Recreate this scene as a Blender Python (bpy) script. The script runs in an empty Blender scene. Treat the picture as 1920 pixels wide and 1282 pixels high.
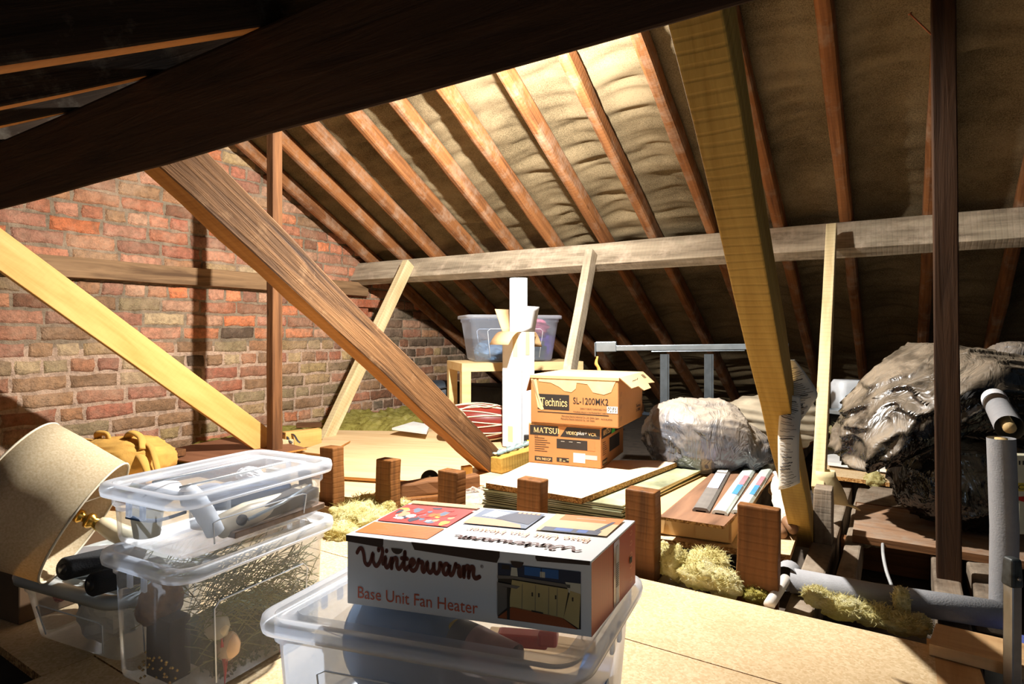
import bpy, bmesh, math, random
from mathutils import Vector, Matrix, noise
random.seed(7)
SC = bpy.context.scene
COL = SC.collection
V = Vector
# ---------------------------------------------------------------- camera geometry (metres, z up, loft boards at z = 0)
F, HZ, CX, EYE = 1137.0, 620.0, 960.0, 0.64
YAW = math.atan2(730, 1137)
CY, SY = math.cos(YAW), math.sin(YAW)
def P(u, v, z=None, D=None, X=None, Y=None):
    """point of the place seen at (u, v), fixed by one known coordinate or the depth D"""
    a, b = (u - CX) / F, (HZ - v) / F
    d = V((a * CY - SY, a * SY + CY, b))
    if z is not None: t = (z - EYE) / b
    elif X is not None: t = X / d.x
    elif Y is not None: t = Y / d.y
    else: t = D
    return d * t + V((0, 0, EYE))
cam_d = bpy.data.cameras.new('camera')
cam = bpy.data.objects.new('camera', cam_d)
COL.objects.link(cam)
cam.location = (0, 0, EYE)
cam.rotation_euler = (math.pi / 2, 0, YAW)
cam_d.sensor_width = 36.0
cam_d.lens = F / 1920 * 36.0
cam_d.shift_y = -21.0 / 1920
cam_d.clip_start = 0.02
SC.camera = cam
# ---------------------------------------------------------------- roof section
RIDGE_Y, PITCH, TP = 1.90, math.radians(29.4), math.tan(math.radians(29.4))
CP, SP = math.cos(PITCH), math.sin(PITCH)
FELT_RIDGE = EYE + 1.313                      # felt height at the ridge
def felt_z(y): return FELT_RIDGE - TP * abs(y - RIDGE_Y)
GABLE_X = -3.4
# ---------------------------------------------------------------- tags, objects
def tag(o, label=None, cat=None, group=None, kind=None):
    if label: o['label'] = label
    if cat: o['category'] = cat
    if group: o['group'] = group
    if kind: o['kind'] = kind
    return o
def thing(name, label, cat, loc=(0, 0, 0), rz=0.0, group=None, rot=None):
    o = bpy.data.objects.new(name, None)
    o.empty_display_size = .05
    COL.objects.link(o)
    o.location = loc
    o.rotation_euler = rot if rot else (0, 0, rz)
    return tag(o, label, cat, group)
class MB:
    """collects shapes; build() links them as one mesh object"""
    def __init__(s): s.v, s.f, s.m, s.c, s.col, s.sm = [], [], [], {}, (1, 1, 1), []
    def add(s, vs, fs, mat=0, smooth=False):
        n = len(s.v)
        s.v += [tuple(p) for p in vs]
        for f in fs:
            s.c[len(s.f)] = s.col
            s.f.append(tuple(i + n for i in f)); s.m.append(mat); s.sm.append(smooth)
        return s
    def box(s, c, size, M=None, mat=0, taper=1.0):
        x, y, z = size[0] / 2, size[1] / 2, size[2] / 2
        vs = [V((sx * x * (taper if sz > 0 else 1), sy * y * (taper if sz > 0 else 1), sz * z)) for sz in (-1, 1) for sx, sy in ((-1, -1), (1, -1), (1, 1), (-1, 1))]
        if M is not None: vs = [M @ p for p in vs]
        vs = [p + V(c) for p in vs]
        return s.add(vs, [(3, 2, 1, 0), (4, 5, 6, 7), (0, 1, 5, 4), (1, 2, 6, 5), (2, 3, 7, 6), (3, 0, 4, 7)], mat)
    def quad(s, a, b, c, d, mat=0): return s.add([a, b, c, d], [(0, 1, 2, 3)], mat)
    def slab(s, pts, t, mat=0, smooth=False):
        """closed slab from a planar outline, thickness t along its normal"""
        pts = [V(p) for p in pts]
        nrm = (pts[1] - pts[0]).cross(pts[2] - pts[1]).normalized() * t
        n = len(pts)
        vs = pts + [p - nrm for p in pts]
        fs = [tuple(range(n)), tuple(range(2 * n - 1, n - 1, -1))] + [(i, n + i, n + (i + 1) % n, (i + 1) % n) for i in range(n)]
        return s.add(vs, fs, mat, smooth)
    def loft(s, loops, mat=0, cap0=False, cap1=False, closed=True, smooth=True):
        n = len(loops[0]); vs = [p for l in loops for p in l]; fs = []
        for k in range(len(loops) - 1):
            for i in range(n if closed else n - 1):
                j = (i + 1) % n
                fs.append((k * n + i, k * n + j, (k + 1) * n + j, (k + 1) * n + i))
        if cap0: fs.append(tuple(range(n - 1, -1, -1)))
        if cap1: fs.append(tuple((len(loops) - 1) * n + i for i in range(n)))
        return s.add(vs, fs, mat, smooth)
    def tube(s, pts, r, n=8, mat=0, cap=True, smooth=True, flat=1.0):
        pts = [V(p) for p in pts]; loops = []; up = None
        for i, p in enumerate(pts):
            t = (pts[min(i + 1, len(pts) - 1)] - pts[max(i - 1, 0)]).normalized()
            if up is None: up = V((0, 0, 1)) if abs(t.z) < .9 else V((1, 0, 0))
            a = t.cross(up)
            if a.length < 1e-6: a = t.cross(V((1, .3, .2)))
            a.normalize(); b = a.cross(t).normalized(); up = b
            rr = r[i] if isinstance(r, (list, tuple)) else r
            loops.append([p + a * (rr * math.cos(q)) + b * (rr * flat * math.sin(q)) for q in [2 * math.pi * k / n for k in range(n)]])
        return s.loft(loops, mat, cap, cap, smooth=smooth)
    def lathe(s, prof, M=None, n=32, mat=0, smooth=True, cap0=True, cap1=True):
        loops = [[V((r * math.cos(2 * math.pi * k / n), r * math.sin(2 * math.pi * k / n), z)) for k in range(n)] for r, z in prof]
        if M is not None: loops = [[M @ p for p in l] for l in loops]
        return s.loft(loops, mat, cap0, cap1, smooth=smooth)
    def build(s, name, mats, parent=None, bevel=0, seg=2, color=False, smooth=None, loc=None, M=None, solid=0, auto=None):
        me = bpy.data.meshes.new(name)
        me.from_pydata(s.v, [], s.f)
        if not isinstance(mats, (list, tuple)): mats = [mats]
        for m in mats: me.materials.append(m)
        me.polygons.foreach_set('material_index', s.m)
        me.polygons.foreach_set('use_smooth', s.sm if smooth is None else [smooth] * len(s.f))
        if color:
            at = me.color_attributes.new('Col', 'FLOAT_COLOR', 'CORNER'); arr = []
            for p in me.polygons:
                arr += (list(s.c[p.index]) + [1.0]) * p.loop_total
            at.data.foreach_set('color', arr)
        me.update()
        o = bpy.data.objects.new(name, me); COL.objects.link(o)
        if parent: o.parent = parent
        if loc is not None: o.location = loc
        if M is not None: o.matrix_local = M
        if solid:
            md = o.modifiers.new('thickness', 'SOLIDIFY'); md.thickness = solid; md.offset = 0
        if bevel:
            md = o.modifiers.new('edges', 'BEVEL'); md.width = bevel; md.segments = seg; md.limit_method = 'ANGLE'; md.angle_limit = .7
        return o
def warp(root, fn):
    for o in root.children:
        for v in o.data.vertices: v.co = fn(v.co)
def bez(pts, n=6):
    """smooth curve through points"""
    pts = [V(p) for p in pts]; out = []
    for i in range(len(pts) - 1):
        p0, p1, p2, p3 = pts[max(i - 1, 0)], pts[i], pts[i + 1], pts[min(i + 2, len(pts) - 1)]
        for k in range(n):
            t = k / n
            out.append(.5 * ((2 * p1) + (p2 - p0) * t + (2 * p0 - 5 * p1 + 4 * p2 - p3) * t * t + (3 * p1 - p0 - 3 * p2 + p3) * t ** 3))
    return out + [pts[-1]]
def frame(x, up=V((0, 0, 1))):
    """rotation whose local x runs along x and local z leans to up"""
    x = V(x).normalized(); y = V(up).cross(x).normalized(); z = x.cross(y)
    return Matrix((x, y, z)).transposed()
def RZ(a): return Matrix.Rotation(a, 3, 'Z')
def RX(a): return Matrix.Rotation(a, 3, 'X')
def RY(a): return Matrix.Rotation(a, 3, 'Y')
# ---------------------------------------------------------------- materials
def lin(c):
    return tuple(((x / 255) / 12.92 if x / 255 <= .04045 else ((x / 255 + .055) / 1.055) ** 2.4) for x in c) + (1.0,)
class NT:
    def __init__(s, name):
        s.m = bpy.data.materials.new(name); s.m.use_nodes = True
        s.t = s.m.node_tree; s.t.nodes.clear()
        s.out = s.t.nodes.new('ShaderNodeOutputMaterial')
    def n(s, typ, ins=None, **props):
        nd = s.t.nodes.new('ShaderNode' + typ)
        for k, v in props.items(): setattr(nd, k, v)
        for k, v in (ins or {}).items():
            if isinstance(v, bpy.types.NodeSocket): s.t.links.new(v, nd.inputs[k])
            else: nd.inputs[k].default_value = v
        return nd
    def ramp(s, fac, stops, interp='LINEAR'):
        r = s.n('ValToRGB', {0: fac}); e = r.color_ramp; e.interpolation = interp
        while len(e.elements) < len(stops): e.elements.new(.5)
        for el, (p, c) in zip(e.elements, stops): el.position = p; el.color = c
        return r.outputs[0]
    def mix(s, fac, a, b, blend='MIX'):
        m = s.n('Mix', {0: fac, 6: a, 7: b}, data_type='RGBA', blend_type=blend)
        return m.outputs[2]
    def math(s, op, a, b=0.0): return s.n('Math', {0: a, 1: b}, operation=op).outputs[0]
    def vec(s, op, a, b): return s.n('VectorMath', {0: a, 1: b}, operation=op).outputs[0]
    def noise(s, vec, scale, detail=4.0, rough=.55, dist=0.0):
        return s.n('TexNoise', {'Vector': vec, 'Scale': scale, 'Detail': detail, 'Roughness': rough, 'Distortion': dist}).outputs[0]
    def bsdf(s, **ins):
        b = s.n('BsdfPrincipled', {k.replace('_', ' '): v for k, v in ins.items()})
        s.t.links.new(b.outputs[0], s.out.inputs[0]); return b
    def bump(s, h, strength=.3, dist=.004): return s.n('Bump', {'Height': h, 'Strength': strength, 'Distance': dist}).outputs[0]
    def coords(s):
        tc = s.n('TexCoord'); oi = s.n('ObjectInfo')
        off = s.n('CombineXYZ', {0: s.math('MULTIPLY', oi.outputs['Random'], 37.0), 1: s.math('MULTIPLY', oi.outputs['Random'], 11.0), 2: 0.0}).outputs[0]
        return s.vec('ADD', tc.outputs['Object'], off)
def plain(name, c, rough=.6, metal=0.0, var=.12, scale=14.0, bump=.0, spec=.5, bscale=90.0, bdist=.002, trans=None):
    t = NT(name); co = t.coords(); L = lin(c)
    nz = t.noise(co, scale)
    col = t.ramp(nz, [(.3, tuple(x * (1 - var) for x in L[:3]) + (1,)), (.7, tuple(min(1, x * (1 + var)) for x in L[:3]) + (1,))])
    b = t.bsdf(Base_Color=col, Roughness=rough, Metallic=metal)
    b.inputs['Specular IOR Level'].default_value = spec
    if bump:
        t.t.links.new(t.bump(t.noise(co, bscale, 5.0), bump, bdist), b.inputs['Normal'])
    return t.m
def wood(name, dark, light, grain=1.0, saw=0.0, bump=.35, rough=.75, knots=.5, dust=None, dust_amt=.5, spec=.25):
    """boards and beams: grain runs along the object's local x"""
    t = NT(name); co = t.coords()
    st = t.vec('MULTIPLY', co, (1.6, 26.0 * grain, 26.0 * grain))
    big = t.vec('MULTIPLY', co, (1.2, 7.0, 7.0))
    g1 = t.noise(st, 1.6, 6.0, .62, .6)
    g2 = t.noise(big, 1.3, 3.0, .5, .9)
    mixg = t.math('ADD', t.math('MULTIPLY', g1, .6), t.math('MULTIPLY', g2, .4))
    D, Lt = lin(dark), lin(light)
    col = t.ramp(mixg, [(.34, D), (.5, tuple((a * .45 + b * .55) for a, b in zip(D, Lt))), (.66, Lt)])
    if knots:
        kn = t.n('TexVoronoi', {'Vector': t.vec('MULTIPLY', co, (1.0, 2.4, 2.4)), 'Scale': 3.2}).outputs['Distance']
        kf = t.ramp(kn, [(.03, (1, 1, 1, 1)), (.085, (0, 0, 0, 1))])
        col = t.mix(t.math('MULTIPLY', kf, knots), col, tuple(x * .42 for x in D[:3]) + (1,))
    h = g1
    if saw:
        w = t.n('TexWave', {'Vector': t.vec('MULTIPLY', co, (1, .16, .16)), 'Scale': 16.0, 'Distortion': 3.0, 'Detail': 2.0, 'Detail Scale': 2.0}, wave_type='BANDS', bands_direction='X').outputs['Fac']
        w2 = t.ramp(w, [(.0, (0, 0, 0, 1)), (.35, (1, 1, 1, 1))])
        col = t.mix(saw * .32, col, t.mix(1.0, col, w2, 'MULTIPLY'))
        h = t.math('ADD', g1, t.math('MULTIPLY', w2, saw))
    if dust:
        dn = t.noise(co, 9.0, 6.0, .7)
        df = t.ramp(dn, [(.62 - .4 * dust_amt, (0, 0, 0, 1)), (.85 - .3 * dust_amt, (1, 1, 1, 1))])
        col = t.mix(t.math('MULTIPLY', df, .85), col, lin(dust))
    b = t.bsdf(Base_Color=col, Roughness=rough)
    b.inputs['Specular IOR Level'].default_value = spec
    if bump: t.t.links.new(t.bump(h, bump, .006), b.inputs['Normal'])
    return t.m
def clear_plastic(name, tint, body=.22, edge=.6, rough=.22, haze=(235, 240, 248)):
    """thin milky polypropylene: mostly see-through, whiter where looked at edge-on"""
    t = NT(name); co = t.coords()
    lw = t.n('LayerWeight', {'Blend': .35}).outputs['Facing']
    sc = t.noise(co, 26.0, 3.0)
    fac = t.math('ADD', t.n('MapRange', {0: lw, 3: body, 4: edge}).outputs[0], t.math('MULTIPLY', t.math('SUBTRACT', sc, .5), .06))
    tr = t.n('BsdfTransparent', {0: lin(tint)}).outputs[0]
    df = t.n('BsdfDiffuse', {0: lin(haze)}).outputs[0]
    tl = t.n('BsdfTranslucent', {0: lin(haze)}).outputs[0]
    milk = t.n('MixShader', {0: .62, 1: df, 2: tl}).outputs[0]
    mx = t.n('MixShader', {0: fac, 1: tr, 2: milk}).outputs[0]
    gl = t.n('BsdfGlossy', {'Color': (1, 1, 1, 1), 'Roughness': rough}).outputs[0]
    fr = t.math('MULTIPLY', t.n('Fresnel', {'IOR': 1.42}).outputs[0], .45)
    t.t.links.new(t.n('MixShader', {0: fr, 1: mx, 2: gl}).outputs[0], t.out.inputs[0])
    return t.m
# ---------------------------------------------------------------- lettering
_txt = {}
def glyphs(s, bold=0.0):
    k = (s, bold)
    if k in _txt: return _txt[k]
    cu = bpy.data.curves.new('t', 'FONT'); cu.body = s; cu.size = 1.0; cu.offset = bold; cu.resolution_u = 3
    ob = bpy.data.objects.new('t', cu); COL.objects.link(ob)
    dg = bpy.context.evaluated_depsgraph_get(); dg.update()
    ev = ob.evaluated_get(dg); me = ev.to_mesh()
    r = ([v.co.copy() for v in me.vertices], [tuple(p.vertices) for p in me.polygons])
    ev.to_mesh_clear(); bpy.data.objects.remove(ob); bpy.data.curves.remove(cu)
    _txt[k] = r; return r
def put_text(mb, s, O, U, Vv, width=None, size=None, mat=0, off=.0008, bold=0.0, shear=0.0, hscale=1.0):
    """lay a line of lettering on a face: O lower-left corner, U along, Vv up; width fits the line"""
    vs, fs = glyphs(s, bold)
    if not vs: return
    U, Vv = V(U).normalized(), V(Vv).normalized(); N = U.cross(Vv)
    x0, x1 = min(p.x for p in vs), max(p.x for p in vs)
    sx = width / (x1 - x0) if width else size * hscale
    sy = size if size else sx
    mb.add([V(O) + U * ((p.x - x0) * sx + shear * p.y * sy) + Vv * (p.y * sy) + N * off for p in vs], fs, mat)
def ribbons(mb, strokes, w, O, U, Vv, sx, sy, mat=0, off=.0008, n=5, smooth=True):
    """hand-drawn lettering: strokes in letter units, w stroke width in letter units"""
    U, Vv = V(U).normalized(), V(Vv).normalized(); N = U.cross(Vv)
    def at(p): return V(O) + U * (p[0] * sx) + Vv * (p[1] * sy) + N * off
    for st in strokes:
        ww = w
        if isinstance(st, tuple) and isinstance(st[1], (float, int)) and isinstance(st[0], list): st, ww = st
        pts = [V((a, b, 0)) for a, b in st]
        if smooth and len(pts) > 2: pts = bez(pts, n)
        L = []; R = []
        for i, p in enumerate(pts):
            t = pts[min(i + 1, len(pts) - 1)] - pts[max(i - 1, 0)]
            if t.length < 1e-6: t = V((1, 0, 0))
            t.normalize(); q = V((-t.y, t.x, 0)) * (ww / 2)
            L.append(at(p + q)); R.append(at(p - q))
        k = len(pts)
        mb.add(L + R, [(i, k + i, k + i + 1, i + 1) for i in range(k - 1)], mat)
        if smooth:
            for e in (pts[0], pts[-1]):
                c = [at(e + V((math.cos(a), math.sin(a), 0)) * (ww / 2)) for a in [2 * math.pi * j / 10 for j in range(10)]]
                mb.add(c, [tuple(range(10))], mat)
SERIF = {
 'T': (1.0, [([(.0, 1.0), (.96, 1.0)], .13), ([(.48, 0), (.48, 1)], .17), ([(.28, .04), (.68, .04)], .08), ([(.04, 1), (.04, .78)], .07), ([(.92, 1), (.92, .78)], .07)]),
 'e': (.66, [([(.08, .36), (.54, .36), (.52, .58), (.32, .68), (.12, .56), (.07, .34), (.14, .1), (.34, .02), (.56, .14)], .12)]),
 'c': (.62, [([(.52, .54), (.34, .68), (.14, .56), (.08, .34), (.14, .1), (.34, .02), (.54, .14)], .13)]),
 'h': (.76, [([(.14, 0), (.14, 1.02)], .14), ([(.0, .03), (.28, .03)], .07), ([(.0, 1.0), (.14, 1.0)], .07), ([(.16, .48), (.34, .67), (.52, .6), (.56, .4), (.56, .02)], .13), ([(.44, .03), (.7, .03)], .07)]),
 'n': (.76, [([(.14, 0), (.14, .68)], .14), ([(.0, .03), (.28, .03)], .07), ([(.0, .66), (.14, .66)], .07), ([(.16, .48), (.34, .67), (.52, .6), (.56, .4), (.56, .02)], .13), ([(.44, .03), (.7, .03)], .07)]),
 'i': (.36, [([(.16, 0), (.16, .68)], .14), ([(.02, .03), (.3, .03)], .07), ([(.02, .66), (.16, .66)], .07), ([(.16, .86), (.16, 1.0)], .15)]),
 's': (.56, [([(.46, .56), (.28, .68), (.1, .56), (.16, .4), (.4, .3), (.46, .14), (.28, .02), (.06, .14)], .12)]),
 'M': (1.08, [([(.12, 0), (.14, 1.0)], .08), ([(.14, 1.0), (.5, .02)], .16), ([(.5, .02), (.86, 1.0)], .08), ([(.88, 1.0), (.88, 0)], .16), ([(0, .03), (.26, .03)], .06), ([(.72, .03), (1.02, .03)], .06)]),
 'A': (.96, [([(.12, 0), (.44, 1.0)], .08), ([(.44, 1.0), (.8, 0)], .16), ([(.24, .34), (.66, .34)], .07), ([(0, .03), (.26, .03)], .06), ([(.64, .03), (.94, .03)], .06)]),
 'S': (.72, [([(.6, .82), (.36, 1.0), (.12, .86), (.14, .62), (.5, .42), (.6, .2), (.36, 0), (.06, .18)], .13)]),
 'U': (.96, [([(.14, 1.0), (.14, .3), (.3, .02), (.56, .02), (.74, .3), (.76, 1.0)], .13), ([(0, .98), (.3, .98)], .06), ([(.62, .98), (.9, .98)], .06)]),
 'I': (.46, [([(.2, 0), (.2, 1)], .16), ([(.04, .03), (.36, .03)], .06), ([(.04, .97), (.36, .97)], .06)]),
}
def serif_text(mb, s, O, U, Vv, width, height, mat=0, off=.0008):
    tot = sum(SERIF[ch][0] for ch in s); k = width / tot; x = 0.0
    U = V(U).normalized()
    for ch in s:
        w, st = SERIF[ch]
        for pts, ww in st: ribbons(mb, [(pts, ww)], .1, V(O) + U * x, U, Vv, k, height, mat, off, 4, len(pts) > 2)
        x += w * k
WINTER = [[(-.25, 1.05), (0, 1.4), (.3, 1.42), (.5, .9), (.62, .3), (.95, .08), (1.25, .45), (1.5, 1.15), (1.52, .5), (1.85, .08), (2.25, .5), (2.55, 1.3), (2.42, 1.78), (2.18, 1.72), (2.12, 1.45)],
 [(2.6, .35), (2.88, .95), (2.84, .3), (3.02, .06), (3.3, .35), (3.56, .95), (3.52, .05)], [(2.98, 1.45), (2.99, 1.5)],
 [(3.52, .35), (3.82, .9), (4.1, .88), (4.1, .3), (4.3, .06), (4.6, .35), (4.9, .9), (4.96, 1.55)], [(4.96, 1.55), (4.86, .4), (5.04, .06), (5.32, .35), (5.68, .5), (5.95, .8), (5.78, 1.0), (5.52, .78), (5.54, .28), (5.82, .05), (6.18, .32), (6.42, 1.02)],
 [(4.6, 1.0), (5.2, 1.0)], [(6.42, 1.02), (6.52, .82), (6.82, .86), (6.76, .3), (6.92, .06), (7.12, .35), (7.32, .92), (7.36, .3), (7.62, .06), (7.9, .42), (7.98, .92), (8.02, .3), (8.28, .06), (8.56, .42), (8.62, .98), (8.82, .74)],
 [(9.52, .8), (9.22, .95), (8.96, .62), (9.0, .18), (9.28, .1), (9.55, .6), (9.62, .92), (9.56, .3), (9.76, .06), (10.0, .35), (10.22, 1.02)], [(10.22, 1.02), (10.3, .82), (10.58, .86), (10.52, .3), (10.68, .06), (10.86, .35), (11.06, .95), (11.05, .05)],
 [(11.05, .35), (11.3, .9), (11.54, .86), (11.52, .05)], [(11.52, .35), (11.78, .9), (12.02, .86), (12.0, .3), (12.2, .04), (12.6, .2)]]
# ================================================================ MATERIALS
M_OLD = wood('old stained timber', (76, 48, 28), (136, 92, 56), 1.0, .0, .45, knots=.6)
M_RAFT = wood('brown rafter timber', (94, 57, 31), (158, 104, 60), 1.0, .12, .5, knots=.5, dust=(158, 134, 112), dust_amt=.36)
M_UNDER = wood('bounce-lit orange underside', (134, 82, 32), (182, 122, 60), .8, .15, .3, .75, knots=.4)  # floor bounce light painted into the underside colour
M_PLATE = wood('cracked brown timber', (92, 68, 46), (160, 126, 90), .9, 0, .7, knots=.3)
M_DARK = wood('dark stained timber', (42, 26, 14), (74, 48, 27), 1.1, .0, .45)
M_SHADED = wood('shade-dark dusty timber', (34, 24, 16), (58, 44, 32), 1.0, .0, .9, .95, knots=0, dust=(112, 104, 92), dust_amt=.22)  # shade of the rafter sides put into the dark base, under real dust
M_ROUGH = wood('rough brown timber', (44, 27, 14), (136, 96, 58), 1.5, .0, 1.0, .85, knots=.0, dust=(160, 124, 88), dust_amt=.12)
M_GREY = wood('weathered grey timber', (112, 98, 80), (190, 174, 148), .8, .15, .4, knots=.3, dust=(204, 184, 160), dust_amt=.35)
M_YEL = wood('new yellow pine', (200, 146, 72), (224, 180, 108), .55, .06, .12, .6, knots=.5)
M_OCHRE = wood('ochre sawn pine', (160, 122, 50), (202, 164, 84), .7, .3, .4, .75, knots=.8)
M_PALE = wood('pale sawn softwood', (186, 160, 112), (224, 206, 162), .7, .25, .25, .7, knots=.7)
M_STUB = wood('brown stub timber', (72, 44, 20), (134, 86, 42), .9, .2, .4, .6, knots=.5)
M_JOIST = wood('dusty joist timber', (70, 56, 44), (120, 100, 80), 1.0, .1, .5, .9, dust=(152, 138, 120), dust_amt=.75)
M_DUSTB = wood('dusty board', (122, 90, 66), (172, 136, 106), .7, .0, .2, .85, dust=(158, 146, 130), dust_amt=.5)
M_PLY = wood('plywood face', (206, 172, 124), (226, 196, 150), .5, .0, .08, .65, knots=.0)
M_EDGE = wood('plywood edge', (150, 96, 40), (204, 146, 76), 1.5, .0, .2, .7, knots=0)
M_HARD = wood('brown hardboard', (118, 76, 52), (150, 102, 72), .6, .0, .08, .6, knots=0)
M_PLANK = wood('reclaimed plank', (168, 126, 82), (212, 174, 126), .7, .1, .2, .7, knots=.6)
def chip_mat(name, a, b, c):
    t = NT(name); co = t.coords()
    v = t.n('TexVoronoi', {'Vector': co, 'Scale': 210.0}).outputs['Color']
    bw = t.n('SeparateColor', {0: v}).outputs[0]
    n2 = t.noise(co, 5.0, 5.0, .6)
    col = t.ramp(bw, [(.0, lin(a)), (.5, lin(b)), (1.0, lin(c))])
    col = t.mix(t.ramp(n2, [(.45, (0, 0, 0, 1)), (.78, (.5, .5, .5, 1))]), col, lin((176, 142, 98)))
    sp = t.n('TexVoronoi', {'Vector': co, 'Scale': 16.0}).outputs['Distance']
    col = t.mix(t.ramp(sp, [(.02, (.8, .8, .8, 1)), (.05, (0, 0, 0, 1))]), col, lin((60, 48, 40)))
    b = t.bsdf(Base_Color=col, Roughness=.7); b.inputs['Specular IOR Level'].default_value = .25
    t.t.links.new(t.bump(bw, .12, .001), b.inputs['Normal'])
    return t.m
M_CHIP = chip_mat('chipboard', (194, 166, 124), (206, 180, 140), (218, 194, 156))
M_CHIPE = chip_mat('chipboard edge', (112, 72, 32), (166, 116, 60), (214, 168, 106))
def sheet_mat(name, a, b, coarse):
    t = NT(name); tc = t.n('TexCoord').outputs['Object']
    w = t.noise(t.vec('MULTIPLY', tc, (240, 240, 240)), 1.0, 2.0)
    big = t.noise(tc, 2.6, 5.0, .6)
    m = t.math('ADD', t.math('MULTIPLY', w, .45), t.math('MULTIPLY', big, .55))
    col = t.ramp(m, [(.36, lin(a)), (.62, lin(b))])
    if coarse:
        sp = t.noise(tc, 38.0, 6.0, .75)
        col = t.mix(t.ramp(sp, [(.56, (0, 0, 0, 1)), (.72, (.8, .8, .8, 1))]), col, lin((176, 166, 148)))
    bs = t.bsdf(Base_Color=col, Roughness=.95); bs.inputs['Specular IOR Level'].default_value = .1
    t.t.links.new(t.bump(t.noise(tc, 30.0, 8.0, .75), 1.0, .02) if coarse else t.bump(w, .35, .002), bs.inputs['Normal'])
    return t.m
M_FELT = sheet_mat('hessian sarking', (76, 65, 46), (140, 123, 94), 0)
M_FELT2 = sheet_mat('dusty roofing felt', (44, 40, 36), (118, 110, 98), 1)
t = NT('brick'); co = t.n('TexCoord').outputs['Object']
at = t.n('Attribute', attribute_name='Col').outputs['Color']
n1, n2, n3 = t.noise(co, 34.0, 6.0, .7), t.noise(co, 7.0, 5.0, .65), t.noise(co, 120.0, 3.0)
c = t.mix(t.ramp(n1, [(.40, (.6, .6, .6, 1)), (.58, (0, 0, 0, 1))]), at, t.mix(.7, at, lin((74, 56, 44))))
c = t.mix(t.ramp(t.noise(co, 15.0, 5.0, .7), [(.36, (.5, .5, .5, 1)), (.50, (0, 0, 0, 1))]), c, t.mix(.5, c, lin((104, 84, 58))))
c = t.mix(t.ramp(n2, [(.45, (.06, .06, .06, 1)), (.74, (.5, .5, .5, 1))]), c, lin((214, 180, 150)))
b = t.bsdf(Base_Color=c, Roughness=.92); b.inputs['Specular IOR Level'].default_value = .15
t.t.links.new(t.bump(t.math('ADD', n1, t.math('MULTIPLY', n3, .6)), 1.0, .014), b.inputs['Normal'])
M_BRICK = t.m
# ================================================================ SETTING
# brick gable on the left: every brick has its own outline, set in an uneven mortar bed
rb = random.Random(3)
def roof_at(y): return felt_z(y)
mb = MB()
ys = [(-1.4 + .04 * i) for i in range(171)]; NZ = 50
grid = []
for y in ys:
    top = max(roof_at(y) + .02, -.1)
    for k in range(NZ + 1):
        z = -.14 + (top + .14) * k / NZ
        grid.append(V((GABLE_X + .003 * noise.noise(V((y * 30, z * 30, 1))) + .003 * noise.noise(V((y * 9, z * 9, 4))), y, z)))
RED = [(136, 92, 70), (176, 128, 92), (150, 104, 84), (186, 118, 88), (200, 130, 98), (178, 110, 86), (208, 132, 92), (192, 134, 106), (168, 114, 92), (196, 148, 118), (210, 120, 76)]
BUF = [(136, 104, 76), (150, 132, 98), (172, 142, 100), (162, 124, 90), (164, 112, 86), (184, 156, 108), (146, 112, 82), (176, 122, 90), (136, 114, 84), (188, 162, 124), (170, 104, 78)]
SOOT = [(84, 70, 58), (104, 78, 60), (96, 88, 72), (128, 84, 62)]
for i in range(len(ys) - 1):
    for k in range(NZ):
        a = i * (NZ + 1) + k; p = grid[a]
        up = p.z > .53 + .04 * noise.noise(V((p.y * 2, 0, 0)))
        g = .9 + .2 * noise.noise(V((p.y * 14, p.z * 14, 9)))
        mb.col = tuple(x * g for x in lin((150, 136, 114) if up else (222, 190, 164))[:3])
        n0 = len(mb.v); mb.v += [tuple(grid[q]) for q in (a, a + NZ + 1, a + NZ + 2, a + 1)]
        mb.c[len(mb.f)] = mb.col; mb.f.append((n0, n0 + 1, n0 + 2, n0 + 3)); mb.m.append(0); mb.sm.append(True)
row, z = 0, -.12
while z < 2.0:
    upper = z > .53
    ch = .0755 if upper else .079
    y = -1.4 - rb.random() * .2
    kind = 'h' if row % 5 == 2 else ('m' if rb.random() < .35 else 's')
    while y < 5.4:
        w = {'h': .1, 's': .212, 'm': .212 if rb.random() < .55 else .1}[kind] * (1 + .06 * (rb.random() - .5))
        h = ch - (.010 if upper else .014)
        zz = z + .014 * math.sin(y * 1.1 + row * .05) * .35
        if zz + h < roof_at(y + w / 2) + .03:
            pal = RED if upper else BUF
            if rb.random() < .2: pal = BUF if upper else RED
            if y > 3.3 and zz < .75 and rb.random() < .7: pal = SOOT
            if rb.random() < .02: pal = SOOT
            k = pal[rb.randrange(len(pal))]; g = .98 + .45 * rb.random()
            mb.col = tuple(min(1, x * g) for x in lin(k)[:3])
            pr = .006 + .005 * rb.random()
            out, inn = [], []
            segs = 5 if w > .15 else 3
            per = [(i / segs, 0) for i in range(segs)] + [(1, j / 2) for j in range(2)] + [(1 - i / segs, 1) for i in range(segs)] + [(0, 1 - j / 2) for j in range(2)]
            tilt = (rb.random() - .5) * .006
            for (a, b2) in per:
                jy, jz = (rb.random() - .5) * .010, (rb.random() - .5) * .009
                yy, z2 = y + a * w + jy, zz + b2 * h + jz + tilt * (a - .5)
                cy, cz = (a - .5) * 2, (b2 - .5) * 2
                out.append(V((GABLE_X - .004, yy, z2)))
                inn.append(V((GABLE_X + pr + .0025 * (rb.random() - .5), yy - cy * .006, z2 - cz * .006)))
            mid = [V((GABLE_X + pr + .0015, y + w / 2 + (p.y - y - w / 2) * .82, zz + h / 2 + (p.z - zz - h / 2) * .7)) for p in inn]
            mb.loft([out, inn, mid], 0, cap1=True)
        y += w + (.011 if upper else .013)
    z += ch; row += 1
gable = mb.build('wall_left', M_BRICK, color=True)
tag(gable, 'old brick gable wall, red bricks above buff ones', None, kind='structure')
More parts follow.
